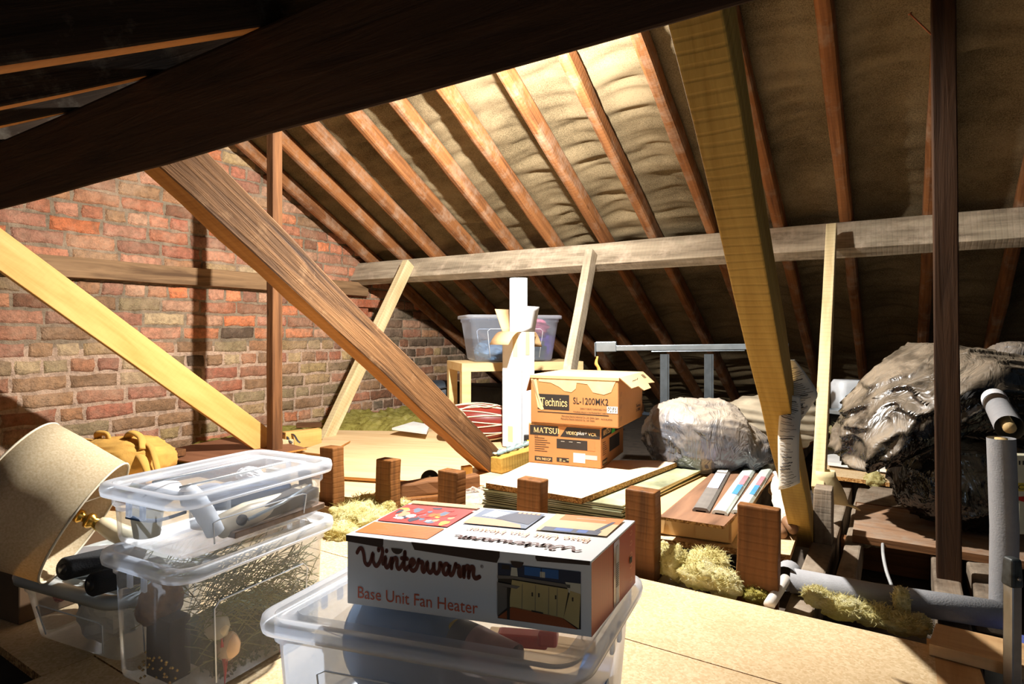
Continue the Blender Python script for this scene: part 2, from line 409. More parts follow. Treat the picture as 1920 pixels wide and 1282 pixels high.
# corbelled bricks below the purlin end
t_ = thing('brick_corbel', 'stepped corbel of three red bricks under the left end of the grey purlin', 'corbel', (GABLE_X, 3.1, .78))
for dy, dz, L, pj in ((-.12, .06, .30, .11), (-.16, 0, .26, .085), (-.2, -.065, .2, .06)):
    mb = MB(); mb.col = lin((186, 100, 66))[:3]
    mb.box((pj / 2, dy + L / 2, dz), (pj, L, .058)); mb.build('brick', M_BRICK, t_, bevel=.005, color=True)

def slope_sheet(name, front, mat, label, wr, nu, nv, x0, x1):
    """sarking sheet on the rafters: sags and creases between them, laps every strip"""
    mb = MB(); vs = []; length = 2.15 if front else 4.28
    for j in range(nv + 1):
        s = length * j / nv
        for i in range(nu + 1):
            x = x0 + (x1 - x0) * i / nu
            ph = ((x + .204) / .308) % 1.0
            sag = math.sin(math.pi * ph) ** 2
            fold = noise.noise(V((x * 1.3, s * 9 + .6 * noise.noise(V((x * 2, s * 2, 3))), 5)))
            fine = noise.noise(V((x * 3.2, s * 30 + 1.5 * noise.noise(V((x * 3, s * 3, 8))), 2)))
            r = (1 - abs(fold)) ** 4
            if front: fine = noise.noise(V((x * 9, s * 9, 2))); fold *= .4; r = 0
            d = .014 * sag + wr * ((.016 * fold + .024 * r) * (.35 + sag) + .013 * fine * (.35 + sag))
            d += .006 * ((s / .82 + .02 * math.sin(x * 2)) % 1.0)      # lap step
            if front: d = .004
            y = RIDGE_Y + s * CP; z = FELT_RIDGE - s * SP
            nrm = V((0, SP, CP))
            p = V((x, y, z)) + nrm * (d - .004)
            if front: p.y = 2 * RIDGE_Y - p.y
            vs.append(p)
    fs = [(j * (nu + 1) + i, j * (nu + 1) + i + 1, (j + 1) * (nu + 1) + i + 1, (j + 1) * (nu + 1) + i) for j in range(nv) for i in range(nu)]
    mb.add(vs, fs, 0, True)
    o = mb.build(name, mat)
    return tag(o, label, None, kind='structure')
slope_sheet('ceiling', False, M_FELT, 'creased brown hessian sarking under the back roof slope', 1.0, 330, 300, GABLE_X, 1.9)
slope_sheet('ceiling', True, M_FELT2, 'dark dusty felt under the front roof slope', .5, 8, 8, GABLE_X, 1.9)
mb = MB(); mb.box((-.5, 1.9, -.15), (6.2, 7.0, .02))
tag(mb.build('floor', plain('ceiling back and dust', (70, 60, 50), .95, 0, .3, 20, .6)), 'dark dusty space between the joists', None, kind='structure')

# ================================================================ ROOF TIMBERS
def timber(name, label, cat, p0, p1, w, h, mat, up=(0, 0, 1), group=None, seg=8, wob=.0015, bevel=.003, parent=None, ends=None):
    """squared timber from p0 to p1; local x along it, w across, h towards up"""
    p0, p1 = V(p0), V(p1); L = (p1 - p0).length; R = frame(p1 - p0, up)
    rr = random.Random(hash(name + label) % 1000 if False else int(abs(p0.x * 977 + p0.y * 331 + p1.z * 77)))
    loops = []
    for i in range(seg + 1):
        x = L * i / seg
        j = lambda: (rr.random() - .5) * 2 * wob
        loops.append([V((x, sx * w / 2 + j(), sz * h / 2 + j())) for sx, sz in ((-1, -1), (1, -1), (1, 1), (-1, 1))])
    mb = MB(); mb.loft(loops, 0, True, True, smooth=False)
    if isinstance(mat, list):                  # underside gets the colour with bounce light painted in
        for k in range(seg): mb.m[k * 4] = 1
    M4 = Matrix.Translation(p0) @ R.to_4x4()
    o = mb.build(name, mat, parent, bevel=bevel, M=M4)
    if label: tag(o, label, cat, group)
    return o
RD = .088                                       # rafter depth
def roof_pt(x, s, off, front=False):
    """point s metres down the slope from the ridge, off metres below the felt"""
    p = V((x, RIDGE_Y + s * CP - off * SP, FELT_RIDGE - s * SP - off * CP))
    if front: p.y = 2 * RIDGE_Y - p.y
    return p
ORD = ['first', 'second', 'third', 'fourth', 'fifth', 'sixth', 'seventh', 'eighth', 'ninth', 'tenth', 'eleventh', 'twelfth', 'thirteenth', 'fourteenth', 'fifteenth', 'sixteenth']
xs = sorted(-.204 + .308 * k for k in range(-10, 4))
BACK_LOOK = {0: 'dark rafter close against the brick gable, below the hessian', }
for i, x in enumerate(xs):
    x += .012 * math.sin(i * 2.3)
    timber('rafter', f'brown sloping rafter under the back hessian, {ORD[i]} along from the brick gable', 'rafter', roof_pt(x, .03, RD / 2), roof_pt(x, 4.1, RD / 2), .052, RD, M_RAFT, (0, SP, CP), 'rafters of the back roof slope', 20, .003, .016)
for x, lab in ((-.85, 'nearest the viewer'), (-1.18, 'second nearest the viewer'), (-1.52, 'third nearest the viewer'), (-1.92, 'fourth nearest the viewer'), (-2.3, 'farthest from the viewer')):
    timber('rafter', f'dusty rafter with painted shade-dark sides and bounce-lit underside on the near roof slope, {lab}', 'rafter', roof_pt(x, .03, RD / 2, True), roof_pt(x, 2.15, RD / 2, True), .048, RD, [M_SHADED, M_UNDER], (0, -SP, CP), 'rafters of the near roof slope', 10, .002, .004)
# purlins: 75 x 150 mm set square to the slope
def purlin(name, label, front, mat, x0, x1):
    y, z = 3.164, EYE + .50                     # upper inner edge
    c = V((0, y, z)) + V((0, CP, -SP)) * .0375 - V((0, SP, CP)) * .075
    if front: c.y = 2 * RIDGE_Y - c.y
    up = V((0, -SP if front else SP, CP))
    return timber(name, label, 'purlin', (x0, c.y, c.z), (x1, c.y, c.z), .075, .15, mat, up, None, 16, .003, .004)
purlin('purlin', 'long weathered grey purlin crossing below the hessian rafters', False, M_GREY, GABLE_X - .02, 1.9)
purlin('purlin', 'big dark purlin slanting overhead, nearest the viewer', True, M_DARK, GABLE_X - .02, 1.6)
timber('wall_plate', 'old cracked timber let into the brick gable wall', 'timber', (GABLE_X + .02, .3, .945), (GABLE_X + .02, 3.22, .945), .085, .095, M_PLATE, seg=10, wob=.004)
# struts in the plane of each truss
timber('strut', 'thick rough brown strut sloping down from the near purlin to the boards', 'strut', (-1.40, .708, 1.062), (-1.53, 2.228, .046), .062, .118, [M_ROUGH, M_UNDER], seg=14, wob=.003, bevel=.005)  # underside colour carries painted bounce light
timber('strut', 'smooth yellow pine plank sloping down to the foot of the slim brown post', 'strut', (-2.74, .70, 1.045), (-2.68, 1.90, .07), .034, .12, M_YEL, seg=6, wob=.001)
timber('strut', 'pale notched strut propping the left end of the grey purlin', 'strut', (-2.80, 2.36, .0), (-2.83, 3.10, 1.10), .05, .075, M_PALE, up=(0, 1, -.6), seg=6, wob=.001)
timber('strut', 'grey brown strut propping the purlin behind the white carton', 'strut', (-1.45, 2.66, .05), (-1.455, 3.09, 1.08), .045, .075, M_GREY, up=(0, 1, -.6), seg=6)
timber('strut', 'big ochre sawn strut coming down right of centre with papers pinned to it', 'strut', (-.195, .67, 1.055), (-.265, 2.17, -.02), .06, .085, M_OCHRE, seg=10, wob=.002)
timber('strut', 'narrow pale strut in front of the grey purlin, right of the ochre one', 'strut', (-.235, 2.28, .10), (-.262, 3.06, 1.10), .04, .06, M_PALE, up=(0, 1, -.6), seg=6, wob=.001)
timber('post', 'slim brown upright post before the brick wall', 'post', (-2.585, 1.872, .0), (-2.585, 1.872, felt_z(1.872) - .09), .05, .055, M_OLD, up=(0, 1, 0), seg=8, wob=.001)
timber('post', 'dark brown upright post at the right, in front of the black sacks', 'post', (.107, 2.0, -.05), (.092, 2.0, felt_z(2.0) - .09), .055, .05, M_DARK, up=(0, 1, 0), seg=8, wob=.001)
# nail sticking out of the dark post
mb = MB(); mb.tube([(.075, 1.99, 1.43), (.02, 1.97, 1.50)], .0022, 6); mb.tube([(.021, 1.9705, 1.499), (.019, 1.9695, 1.502)], .005, 8)
tag(mb.build('nail', plain('rusty steel', (150, 86, 52), .6, .4)), 'long rusty nail sticking out of the dark right post', 'nail')
# ================================================================ JOISTS, BOARDS, STUBS
for i, x in enumerate(sorted(-.204 + .308 * k for k in range(-9, 4))):
    if x < -.9:
        continue
    lab = {-.2: 'dusty joist running back beside the foot of the ochre strut', .1: 'dusty joist under the foot of the dark right post', .4: 'dusty joist at the far right below the black sacks'}.get(round(math.floor(x * 10 + .5) / 10, 1), 'dusty joist behind the ' + ('brown cartons' if x < -.6 else 'laminate carton'))
    timber('joist', lab, 'joist', (x, .1, -.072), (x, 4.9, -.072), .062, .105, M_JOIST, group='floor joists', seg=14, wob=.004, bevel=.006)
# pair of short noggins butting the joists at the right
timber('joist', 'short dusty timber lying along the joist under the ochre strut', 'joist', (-.125, 1.74, -.05), (-.125, 3.0, -.05), .05, .075, M_JOIST, seg=8, wob=.004, bevel=.006)
timber('joist', 'short dusty timber end right of the dark post foot', 'joist', (.185, 1.86, -.055), (.19, 2.6, -.055), .06, .08, M_JOIST, seg=8, wob=.004, bevel=.006)
timber('noggin', 'dark cross timber between the joists below the dusty planks', 'timber', (-.17, 2.3, -.09), (.075, 2.3, -.09), .045, .09, M_OLD, seg=4)
def board(name, label, cat, pts, t, mat, edge=None, group=None, bevel=.0015):
    """flat board: outline pts (counter-clockwise seen from above), thickness t downwards; grain along its first edge"""
    pts = [V(p) for p in pts]
    M4 = Matrix.Translation(pts[0]) @ frame(V((pts[1] - pts[0]).to_tuple()[:2] + (0,))).to_4x4()
    inv = M4.inverted()
    L = [inv @ p for p in pts]
    n = len(L); mb = MB()
    mb.add(L + [p - V((0, 0, t)) for p in L], [tuple(range(n)), tuple(range(2 * n - 1, n - 1, -1))], 0)
    mb.add(L + [p - V((0, 0, t)) for p in L], [(i, n + i, n + (i + 1) % n, (i + 1) % n) for i in range(n)], 1)
    o = mb.build(name, [mat, edge or mat], bevel=0, M=M4)
    return tag(o, label, cat, group)
def rect(x0, x1, y0, y1, z): return [(x0, y0, z), (x1, y0, z), (x1, y1, z), (x0, y1, z)]
CB = 'loft chipboards in the foreground'
board('chipboard', 'pale chipboard loft board right of the heater carton, its edge by the yellow wool', 'board', rect(-1.34, .055, 1.19, 1.50, 0), .018, M_CHIP, M_CHIPE, CB)
board('chipboard', 'pale chipboard loft board in the bottom right foreground, below the seam', 'board', rect(-1.34, .058, .876, 1.187, 0), .018, M_CHIP, M_CHIPE, CB)
board('chipboard', 'chipboard loft board under the front clear bin', 'board', rect(-1.34, .056, .562, .873, 0), .018, M_CHIP, M_CHIPE, CB)
board('chipboard', 'chipboard loft board nearest the viewer, below the front clear bin', 'board', rect(-1.34, .056, .248, .559, 0), .018, M_CHIP, M_CHIPE, CB)
for k_, (ya, yb, lb) in enumerate(((1.19, 1.50, 'chipboard loft board behind the stacked bins at the left'), (.876, 1.187, 'chipboard loft board under the stacked bins'), (.475, .873, 'wide chipboard at the lower left corner, below the small bin'))):
    board('chipboard', lb, 'board', rect(-2.6, -1.343, ya, yb, -.001), .017, M_CHIP, M_CHIPE, CB)
board('floor_board', 'pale boards along the brick wall behind the tool bag', 'board', rect(-3.1, -1.86, 1.62, 2.3, -.004), .018, M_PLY, M_EDGE)
board('plank', 'reclaimed plank laid lengthwise beside the chipboard at the lower right', 'plank', [P(1737, 1196, z=.0), P(1752, 1290, z=0), P(1850, 1290, z=0), P(1824, 1214, z=0)][::1], .022, M_PLANK)
board('plank', 'reclaimed plank lying across, behind the aluminium ladder', 'plank', [P(1742, 1206, z=.024), P(1960, 1262, z=.024), P(1960, 1215, z=.024), P(1755, 1168, z=.024)], .022, M_PLANK)
board('hatch_lining', 'pale board lining the loft hatch beside the ladder', 'board', [P(1846, 1250, z=-.03), P(1960, 1296, z=-.03), P(1960, 1270, z=-.03), P(1832, 1225, z=-.03)], .3, plain('painted lining', (206, 196, 176), .6))
# row of sawn-off studs
for i, (x, h, wx, wy, lab) in enumerate(((-1.81, .20, .075, .055, 'brown stub post partly behind the stacked bins'), (-1.525, .187, .075, .052, 'brown stub post in front of the plywood sheet'),
        (-1.245, .182, .078, .052, 'brown stub post behind the heater carton, beside the lying timber'), (-.935, .195, .082, .05, 'brown stub post before the bundle of clear sheets'),
        (-.59, .213, .085, .05, 'brown stub post right of the heater carton'), (-.297, .214, .096, .034, 'brown stub post nearest the grey pipe, widest of the row'))):
    lean = (-.012, -.004, .004, 0, .003, .006)[i]
    timber('stub_post', lab, 'post', (x, 1.565, -.12), (x + lean, 1.57, h), wx, wy, M_STUB, up=(0, 1, 0), group='row of sawn-off stub posts', seg=5, wob=.002, bevel=.004)
# sheets in the middle
board('plywood_sheet', 'large pale plywood sheet lying in bright light behind the stub posts', 'board', [P(575, 889, z=.03), P(945, 912, z=.03), P(1010, 812, z=.03), P(612, 806, z=.03)], .012, M_PLY, M_EDGE)
board('floor_board', 'pale floor board under the front edge of the plywood sheet', 'board', [P(540, 918, z=.01), P(905, 962, z=.01), P(960, 900, z=.01), P(560, 880, z=.01)], .03, M_PLY, M_OCHRE)
board('hardboard_sheet', 'brown hardboard sheet lying by the foot of the brick wall', 'board', [P(265, 852, z=.06), P(400, 872, z=.06), P(575, 840, z=.06), P(470, 812, z=.06)], .008, M_HARD, M_EDGE)
board('plywood_offcut', 'narrow pale offcut lying on the left corner of the plywood sheet', 'board', [P(555, 846, z=.042), P(610, 852, z=.042), P(657, 826, z=.042), P(622, 824, z=.042)], .008, M_PLY, M_EDGE)
timber('batten', 'dark brown batten on the hardboard beside the mustard tool bag', 'timber', P(296, 845, z=.08), P(341, 849, z=.08), .05, .03, M_OLD, seg=2)
timber('batten', 'short brown batten at the wall behind the ochre block', 'timber', P(556, 797, z=.07), P(603, 796, z=.07), .03, .03, M_OLD, seg=2)
timber('timber_block', 'ochre timber block with bent metal straps at the foot of the pale strut', 'timber', P(532, 826, z=.07), P(600, 818, z=.07), .05, .09, M_YEL, seg=3)
st = MB(); m_st = plain('dark strap steel', (74, 74, 78), .45, .6)
for du in (0, 15):
    st = MB(); st.tube(bez([P(528 + du, 812, D=3.16), P(536 + du, 815, D=3.14), P(543 + du, 826, D=3.12), P(548 + du, 830, D=3.12)], 5), .006, 6, flat=.3)
    tag(st.build('metal_strap', m_st), ('left' if du == 0 else 'right') + ' bent dark metal strap on the ochre timber block', 'strap', 'bent straps by the slim post')
timber('timber_block', 'small pale block at the foot of the slim brown post', 'timber', P(528, 833, z=.055), P(549, 831, z=.055), .05, .05, M_PALE, seg=2)
timber('timber', 'notched brown timber lying behind the second stub post', 'timber', P(748, 918, z=.045), P(896, 901, z=.05), .055, .055, M_OLD, seg=6, wob=.004, bevel=.006)
timber('timber', 'thin brown stick under the notched timber', 'timber', P(752, 940, z=.022), P(840, 931, z=.022), .03, .02, M_STUB, seg=3)
# dusty planks at the right
board('plank', 'dusty wide plank bridging the joists below the black sacks', 'plank', [(-.128, 2.15, .008), (.62, 2.165, .008), (.62, 2.56, .008), (-.138, 2.56, .008)], .022, M_DUSTB, M_OLD)
board('plank', 'second dusty plank behind the wide one, with a nail standing on it', 'plank', [(-.142, 2.565, .010), (.62, 2.565, .010), (.62, 2.86, .010), (-.10, 2.86, .010)], .022, M_JOIST, M_OLD)
mb = MB(); q = P(1648, 906, z=.01); mb.tube([q, q + V((0, 0, .06))], .003, 6)
tag(mb.build('nail', plain('black nail', (40, 38, 36), .5, .5)), 'dark nail standing up in the back dusty plank', 'nail')
mb = MB(); mb.tube(bez([P(1655, 1015, z=-.01), P(1656, 1040, D=1.72), P(1662, 1070, D=1.66), P(1672, 1098, D=1.62)], 6), .0045, 8)
tag(mb.build('cable', plain('grey cable', (170, 170, 168), .5)), 'grey cable dropping from the dusty plank into the dark gap', 'cable')
board('chipboard', 'piece of chipboard lying behind the narrow pale strut', 'board', [P(1545, 890, z=.03), P(1668, 905, z=.03), P(1662, 868, z=.03), P(1540, 858, z=.03)], .016, M_CHIP, M_CHIPE)
board('white_board', 'white board lying at the back right below the big black sack', 'board', [P(1552, 866, z=.055), P(1668, 880, z=.055), P(1662, 848, z=.055), P(1548, 838, z=.055)], .014, plain('white melamine', (232, 230, 226), .4))
board('batten', 'dark dusty batten behind the white board at the back right', 'timber', [P(1560, 836, z=.075), P(1620, 840, z=.075), P(1612, 818, z=.075), P(1556, 812, z=.075)], .02, M_OLD)
board('white_board', 'white board corner on the wool behind the rough brown strut', 'board', [P(735, 802, z=.075), P(800, 810, z=.075), P(806, 796, z=.075), P(775, 790, z=.075)], .012, plain('white painted board', (236, 236, 232), .45))
board('floor_board', 'boards below the birch side table and the black holdall', 'board', rect(-2.6, -1.78, 2.95, 4.3, -.002), .018, M_PLY, M_EDGE)
# ---------------------------------------------------------------- glass wool
def wool_mat(name, a, b, c):
    t = NT(name); co = t.coords()
    n1 = t.noise(co, 11.0, 8.0, .7, .8); n2 = t.noise(t.vec('MULTIPLY', co, (1, 1, 2.5)), 60.0, 5.0, .75, 2.0)
    m = t.math('ADD', t.math('MULTIPLY', n1, .6), t.math('MULTIPLY', n2, .4))
    col = t.ramp(m, [(.36, lin(a)), (.5, lin(b)), (.64, lin(c))])
    nb = t.bump(n2, .7, .006)
    d_ = t.n('BsdfDiffuse', {0: col, 'Normal': nb}).outputs[0]; tl = t.n('BsdfTranslucent', {0: col, 'Normal': nb}).outputs[0]
    t.t.links.new(t.n('MixShader', {0: .42, 1: d_, 2: tl}).outputs[0], t.out.inputs[0])
    return t.m
M_WOOL = wool_mat('yellow glass wool', (200, 184, 118), (232, 222, 160), (248, 243, 210))
M_WOOLG = wool_mat('old olive glass wool', (128, 112, 56), (190, 178, 92), (216, 204, 134))
def wool_field(name, label, x0, x1, y0, y1, zb, amp, seed, mat, n=60, rag=.12):
    mb = MB(); vs = []
    for j in range(n + 1):
        for i in range(n + 1):
            a, b2 = i / n, j / n
            x, y = x0 + (x1 - x0) * a, y0 + (y1 - y0) * b2
            e = min(a * (x1 - x0), (1 - a) * (x1 - x0), b2 * (y1 - y0), (1 - b2) * (y1 - y0))
            e += rag * noise.noise(V((x * 6, y * 6, seed)))
            k = max(0.0, min(1.0, e / .09))
            h = .55 + .45 * noise.noise(V((x * 3.1, y * 3.1, seed + 3))) + .28 * noise.noise(V((x * 11, y * 11, seed + 7))) + .16 * noise.noise(V((x * 31, y * 31, seed)))
            vs.append(V((x, y, zb + amp * h * k - (.09 if k <= 0 else 0))))
    mb.add(vs, [(j * (n + 1) + i, j * (n + 1) + i + 1, (j + 1) * (n + 1) + i + 1, (j + 1) * (n + 1) + i) for j in range(n) for i in range(n)], 0, True)
    return tag(mb.build(name, mat), label, 'insulation', None, 'stuff')
def wool_clump(name, label, lumps, seed, mat, fibres=240):
    """ragged tufts: lumps = (centre, rx, ry, rz)"""
    mb = MB(); r = random.Random(seed)
    for li, (c, rx, ry, rz) in enumerate(lumps):
        nu, nv = 40, 24; vs = []
        for j in range(nv + 1):
            th = math.pi * j / nv
            for i in range(nu):
                ph = 2 * math.pi * i / nu
                d = V((math.sin(th) * math.cos(ph), math.sin(th) * math.sin(ph), math.cos(th)))
                q = d * 1.7 + V((seed + li * 5, 0, 0))
                k = 1 + .34 * noise.noise(q) + .22 * noise.noise(q * 2.3) + .12 * abs(noise.noise(q * 4.6)) + .05 * noise.noise(q * 11)
                vs.append(V(c) + V((d.x * rx, d.y * ry, d.z * rz)) * k)
        mb.add(vs, [(j * nu + i, j * nu + (i + 1) % nu, (j + 1) * nu + (i + 1) % nu, (j + 1) * nu + i)[::-1] for j in range(nv) for i in range(nu)], 0, True)
        for k in range(fibres):
            th, ph = math.acos(r.uniform(-.1, 1)), r.uniform(0, 6.28)
            d = V((math.sin(th) * math.cos(ph), math.sin(th) * math.sin(ph), math.cos(th)))
            p = V(c) + V((d.x * rx, d.y * ry, d.z * rz)) * .95
            q = p + (d * .6 + V((r.uniform(-1, 1), r.uniform(-1, 1), r.uniform(-.5, .8)))) * (max(rx, ry) * .28)
            s = V((r.uniform(-1, 1), r.uniform(-1, 1), r.uniform(-1, 1))).normalized() * .0010
            m_ = (p + q) / 2 + V((r.uniform(-1, 1), r.uniform(-1, 1), r.uniform(0, 1))) * .006
            mb.add([p - s, p + s, m_ + s, m_ - s, q], [(0, 1, 2, 3), (3, 2, 4)], 0)
    return tag(mb.build(name, mat), label, 'insulation', None, 'stuff')
wool_field('glass_wool', 'olive glass wool quilt spread at the back left under the eaves', -3.38, -2.62, 2.75, 4.75, -.02, .11, 5, M_WOOLG, 110)
wool_field('glass_wool', 'thin strip of glass wool along the foot of the brick wall', -3.39, -2.9, 1.0, 2.9, -.02, .085, 8, M_WOOLG, 70)
def PZ(u, v, z, rx, ry, rz): return (P(u, v, z=z), rx, ry, rz)
wool_clump('glass_wool', 'bright tuft of glass wool between the stacked bins and the heater carton', [PZ(655, 965, .02, .07, .07, .035), PZ(700, 972, .02, .06, .06, .03), PZ(640, 1000, .005, .06, .05, .03), PZ(728, 958, .03, .025, .025, .03), PZ(690, 945, .02, .07, .05, .025)], 3, M_WOOL, 420)
wool_clump('glass_wool', 'wisp of glass wool beside the second stub post', [PZ(756, 945, .015, .03, .03, .016)], 6, M_WOOL)
wool_clump('glass_wool', 'yellow tuft of glass wool between the two rightmost stub posts', [PZ(1268, 1058, .03, .032, .032, .045), PZ(1312, 1078, .02, .05, .04, .035), PZ(1356, 1092, .015, .045, .035, .03), PZ(1330, 1052, .02, .05, .04, .028), PZ(1240, 1045, .02, .028, .03, .035)], 11, M_WOOL, 420)
wool_clump('glass_wool', 'yellow tuft of glass wool at the foot of the widest stub post', [PZ(1420, 1118, .0, .035, .02, .018)], 12, M_WOOLG)
wool_clump('glass_wool', 'row of glass wool tufts below the grey pipe', [PZ(1530, 1120, .012, .028, .026, .022), PZ(1580, 1140, .005, .05, .03, .022), PZ(1640, 1155, .0, .05, .03, .02), PZ(1695, 1172, .0, .04, .028, .018), PZ(1725, 1172, .0, .02, .02, .02)], 17, M_WOOL, 420)
wool_clump('glass_wool', 'upright tuft of glass wool against the middle of the grey pipe', [PZ(1690, 1130, .03, .016, .016, .034)], 21, M_WOOL, 260)
wool_clump('glass_wool', 'glass wool lumps at the back right behind the white board', [PZ(1585, 812, .09, .08, .06, .04), PZ(1570, 840, .06, .06, .05, .04)], 25, M_WOOL, 260)
wool_clump('glass_wool', 'glass wool bulging between the black sacks', [PZ(1672, 858, .06, .06, .05, .08), PZ(1640, 900, .03, .035, .03, .03)], 29, M_WOOL, 260)
wool_clump('dust_clump', 'clump of dusty debris under the edge of the wide dusty plank', [PZ(1618, 1015, -.03, .03, .02, .014), PZ(1645, 1018, -.03, .025, .02, .012)], 31, plain('grey debris', (150, 136, 112), 1, 0, .4, 60, .6), 40)
# ================================================================ THINGS IN THE MIDDLE
M_CARD = plain('brown cardboard', (178, 122, 68), .75, 0, .07, 9, .12)
M_CARDL = plain('pale cardboard', (204, 166, 118), .8, 0, .06, 9, .1)
M_INK = plain('black print', (38, 32, 28), .6, 0, .05)
M_KRAFTPALE = plain('torn kraft surface', (214, 182, 132), .9, 0, .1, 30)
M_WHITE = plain('white card', (238, 238, 240), .6, 0, .02)
M_TAPE = plain('yellowed tape', (224, 206, 158), .35, 0, .05)
M_STEEL = plain('galvanised steel', (176, 188, 196), .32, .85, .12, 20)
M_STEELD = plain('dull steel', (112, 120, 126), .45, .7, .2, 20)
M_CREAM = plain('cream print', (226, 190, 130), .7)
M_GREEN = plain('green sticker', (62, 186, 72), .5)
M_PINK = plain('pink sticker', (240, 178, 176), .6)
M_PAPER = plain('white paper', (232, 226, 214), .8, 0, .04)
M_BLACK = plain('black rubber', (24, 24, 26), .6, 0, .1, 20, .2)
M_ORANGE = plain('orange print', (232, 104, 40), .45)
M_RED = plain('red plastic', (206, 50, 36), .4)
class Carton:
    """a box thing: origin at its front lower left corner, x along the front, y into depth"""
    def __init__(s, name, label, cat, p0, p1, d, h, group=None, w=None):
        p0, p1 = V(p0), V(p1); q = p1 - p0; q.z = 0
        s.w, s.d, s.h = w or q.length, d, h
        s.root = thing(name, label, cat, p0, math.atan2(q.y, q.x), group)
    def front(s, x, z): return V((x, 0, z))
    def right(s, y, z): return V((s.w, y, z))
FU, FV, RU = V((1, 0, 0)), V((0, 0, 1)), V((0, 1, 0))
def patch(mb, O, U, Vv, w, h, mat=0, off=.0005):
    U, Vv = V(U).normalized(), V(Vv).normalized(); N = U.cross(Vv); O = V(O) + N * off
    mb.quad(O, O + U * w, O + U * w + Vv * h, O + Vv * h, mat)
# ---- chipboard sheet on the bundle of clear sheets
mb = MB(); r = random.Random(5); k = 16; c4 = [P(905, 914, z=.1), P(1168, 950, z=.1), P(1312, 882, z=.1), P(1010, 862, z=.1)]
for i in range(k):
    z = .004 + .1 * i / k; j = lambda: V((r.uniform(-1, 1), r.uniform(-1, 1), 0)) * .006
    pts = [V((p.x, p.y, z + .0045)) + j() for p in c4]
    mb.slab(pts, .004)
def glassy(name, c, rough=.18):
    t = NT(name); co = t.coords()
    n = t.noise(t.vec('MULTIPLY', co, (4, 4, 120)), 1.4, 5.0, .6)
    col = t.ramp(n, [(.32, lin(tuple(int(x * .62) for x in c))), (.66, lin(c))])
    b = t.bsdf(Base_Color=col, Roughness=rough); b.inputs['Transmission Weight'].default_value = .12
    return t.m
tag(mb.build('plastic_sheet_stack', glassy('pale green sheets', (206, 208, 166))), 'bundle of pale green clear sheets under the chipboard', 'sheets')
board('chipboard_sheet', 'pinkish faced chipboard sheet carrying the two brown cartons', 'board', [P(911, 905, z=.124), P(1090, 934, z=.124), P(1278, 863, z=.124), P(1002, 862, z=.124)], .018, plain('pinkish veneer', (214, 182, 152), .5, 0, .04, 6), M_CHIPE)
# ---- video recorder carton
B = Carton('carton', 'brown video recorder carton with black printed bands, on the chipboard sheet', 'carton', P(991, 866, z=.125), P(1127, 879, z=.125), .345, .152)
w, d, h = B.w, B.d, B.h
mb = MB(); mb.box((w / 2, d / 2, h / 2), (w, d, h)); mb.build('body', [M_CARD], B.root, bevel=.003)
mb = MB(); mb.box((w * .25, d / 2, h + .0012), (w * .496, d * .99, .002)); mb.box((w * .75, d / 2, h + .0012), (w * .496, d * .99, .002)); mb.build('lid_flap', [M_CARDL], B.root)
mb = MB(); m2 = MB()
patch(mb, (.006, 0, h * .72), FU, FV, w * .40, h * .25, 0); mb.quad((w * .45, -.0005, h * .72), (w * .985, -.0005, h * .72), (w * .985, -.0005, h * .97), (w * .54, -.0005, h * .97), 0)
patch(m2, B.right(.006, h * .72), RU, FV, d * .95, h * .25, 0)
patch(mb, (w * .40, 0, h * .42), FU, FV, w * .42, h * .24, 0); patch(mb, (w * .82, 0, h * .42), FU, FV, w * .10, h * .24, 4)
patch(m2, B.right(d * .34, h * .28), RU, FV, d * .46, h * .36, 0)
patch(mb, (w * .09, 0, h * .06), FU, FV, w * .25, h * .12, 0); patch(m2, B.right(d * .05, h * .05), RU, FV, d * .2, h * .13, 0)
patch(mb, (w * .4, 0, h * .08), FU, FV, w * .17, h * .11, 0)
patch(mb, (w * .63, 0, h * .1), FU, FV, w * .16, h * .24, 2); patch(mb, (w * .79, 0, h * .2), FU, FV, w * .16, h * .11, 3)
m2.quad(B.right(d * .42, h * .72) + V((.001, 0, 0)), B.right(d * .58, h * .72) + V((.001, 0, 0)), B.right(d * .58, h * .97) + V((.001, 0, 0)), B.right(d * .50, h * .97) + V((.001, 0, 0)), 5)
for i in range(7):
    patch(mb, (w * .09, 0, h * (.64 - .055 * i)), FU, FV, w * (.14 + .1 * ((i * 37 % 5) / 5)), h * .014, 0, .0006)
    patch(m2, B.right(d * .06, h * (.6 - .05 * i)), RU, FV, d * (.12 + .08 * ((i * 31 % 5) / 5)), h * .014, 0, .0006)
serif_text(mb, 'MATSUI', (w * .075, 0, h * .785), FU, FV, w * .37, h * .13, 1, .0012)
serif_text(m2, 'MATSUI', B.right(d * .08, h * .785), RU, FV, d * .33, h * .13, 1, .0012)
put_text(mb, 'VIDEO', (w * .53, 0, h * .79), FU, FV, width=w * .15, size=h * .11, mat=1, off=.0012, bold=.012)
put_text(mb, 'plus+', (w * .68, 0, h * .8), FU, FV, width=w * .13, size=h * .14, mat=2, off=.0013, shear=.2)
put_text(mb, 'VCR', (w * .83, 0, h * .79), FU, FV, width=w * .11, size=h * .11, mat=1, off=.0012, bold=.008)
put_text(m2, 'VIDEO', B.right(d * .63, h * .8), RU, FV, width=d * .16, size=h * .1, mat=1, off=.0012)
put_text(mb, 'VHS', (w * .085, 0, h * .665), FU, FV, width=w * .055, size=h * .06, mat=0, off=.0012)
put_text(mb, 'VPA 9401OP', (w * .11, 0, h * .085), FU, FV, width=w * .21, size=h * .095, mat=1, off=.0012, bold=.01)
put_text(m2, 'VPA 9401OP', B.right(d * .065, h * .08), RU, FV, width=d * .17, size=h * .1, mat=1, off=.0012, bold=.01)
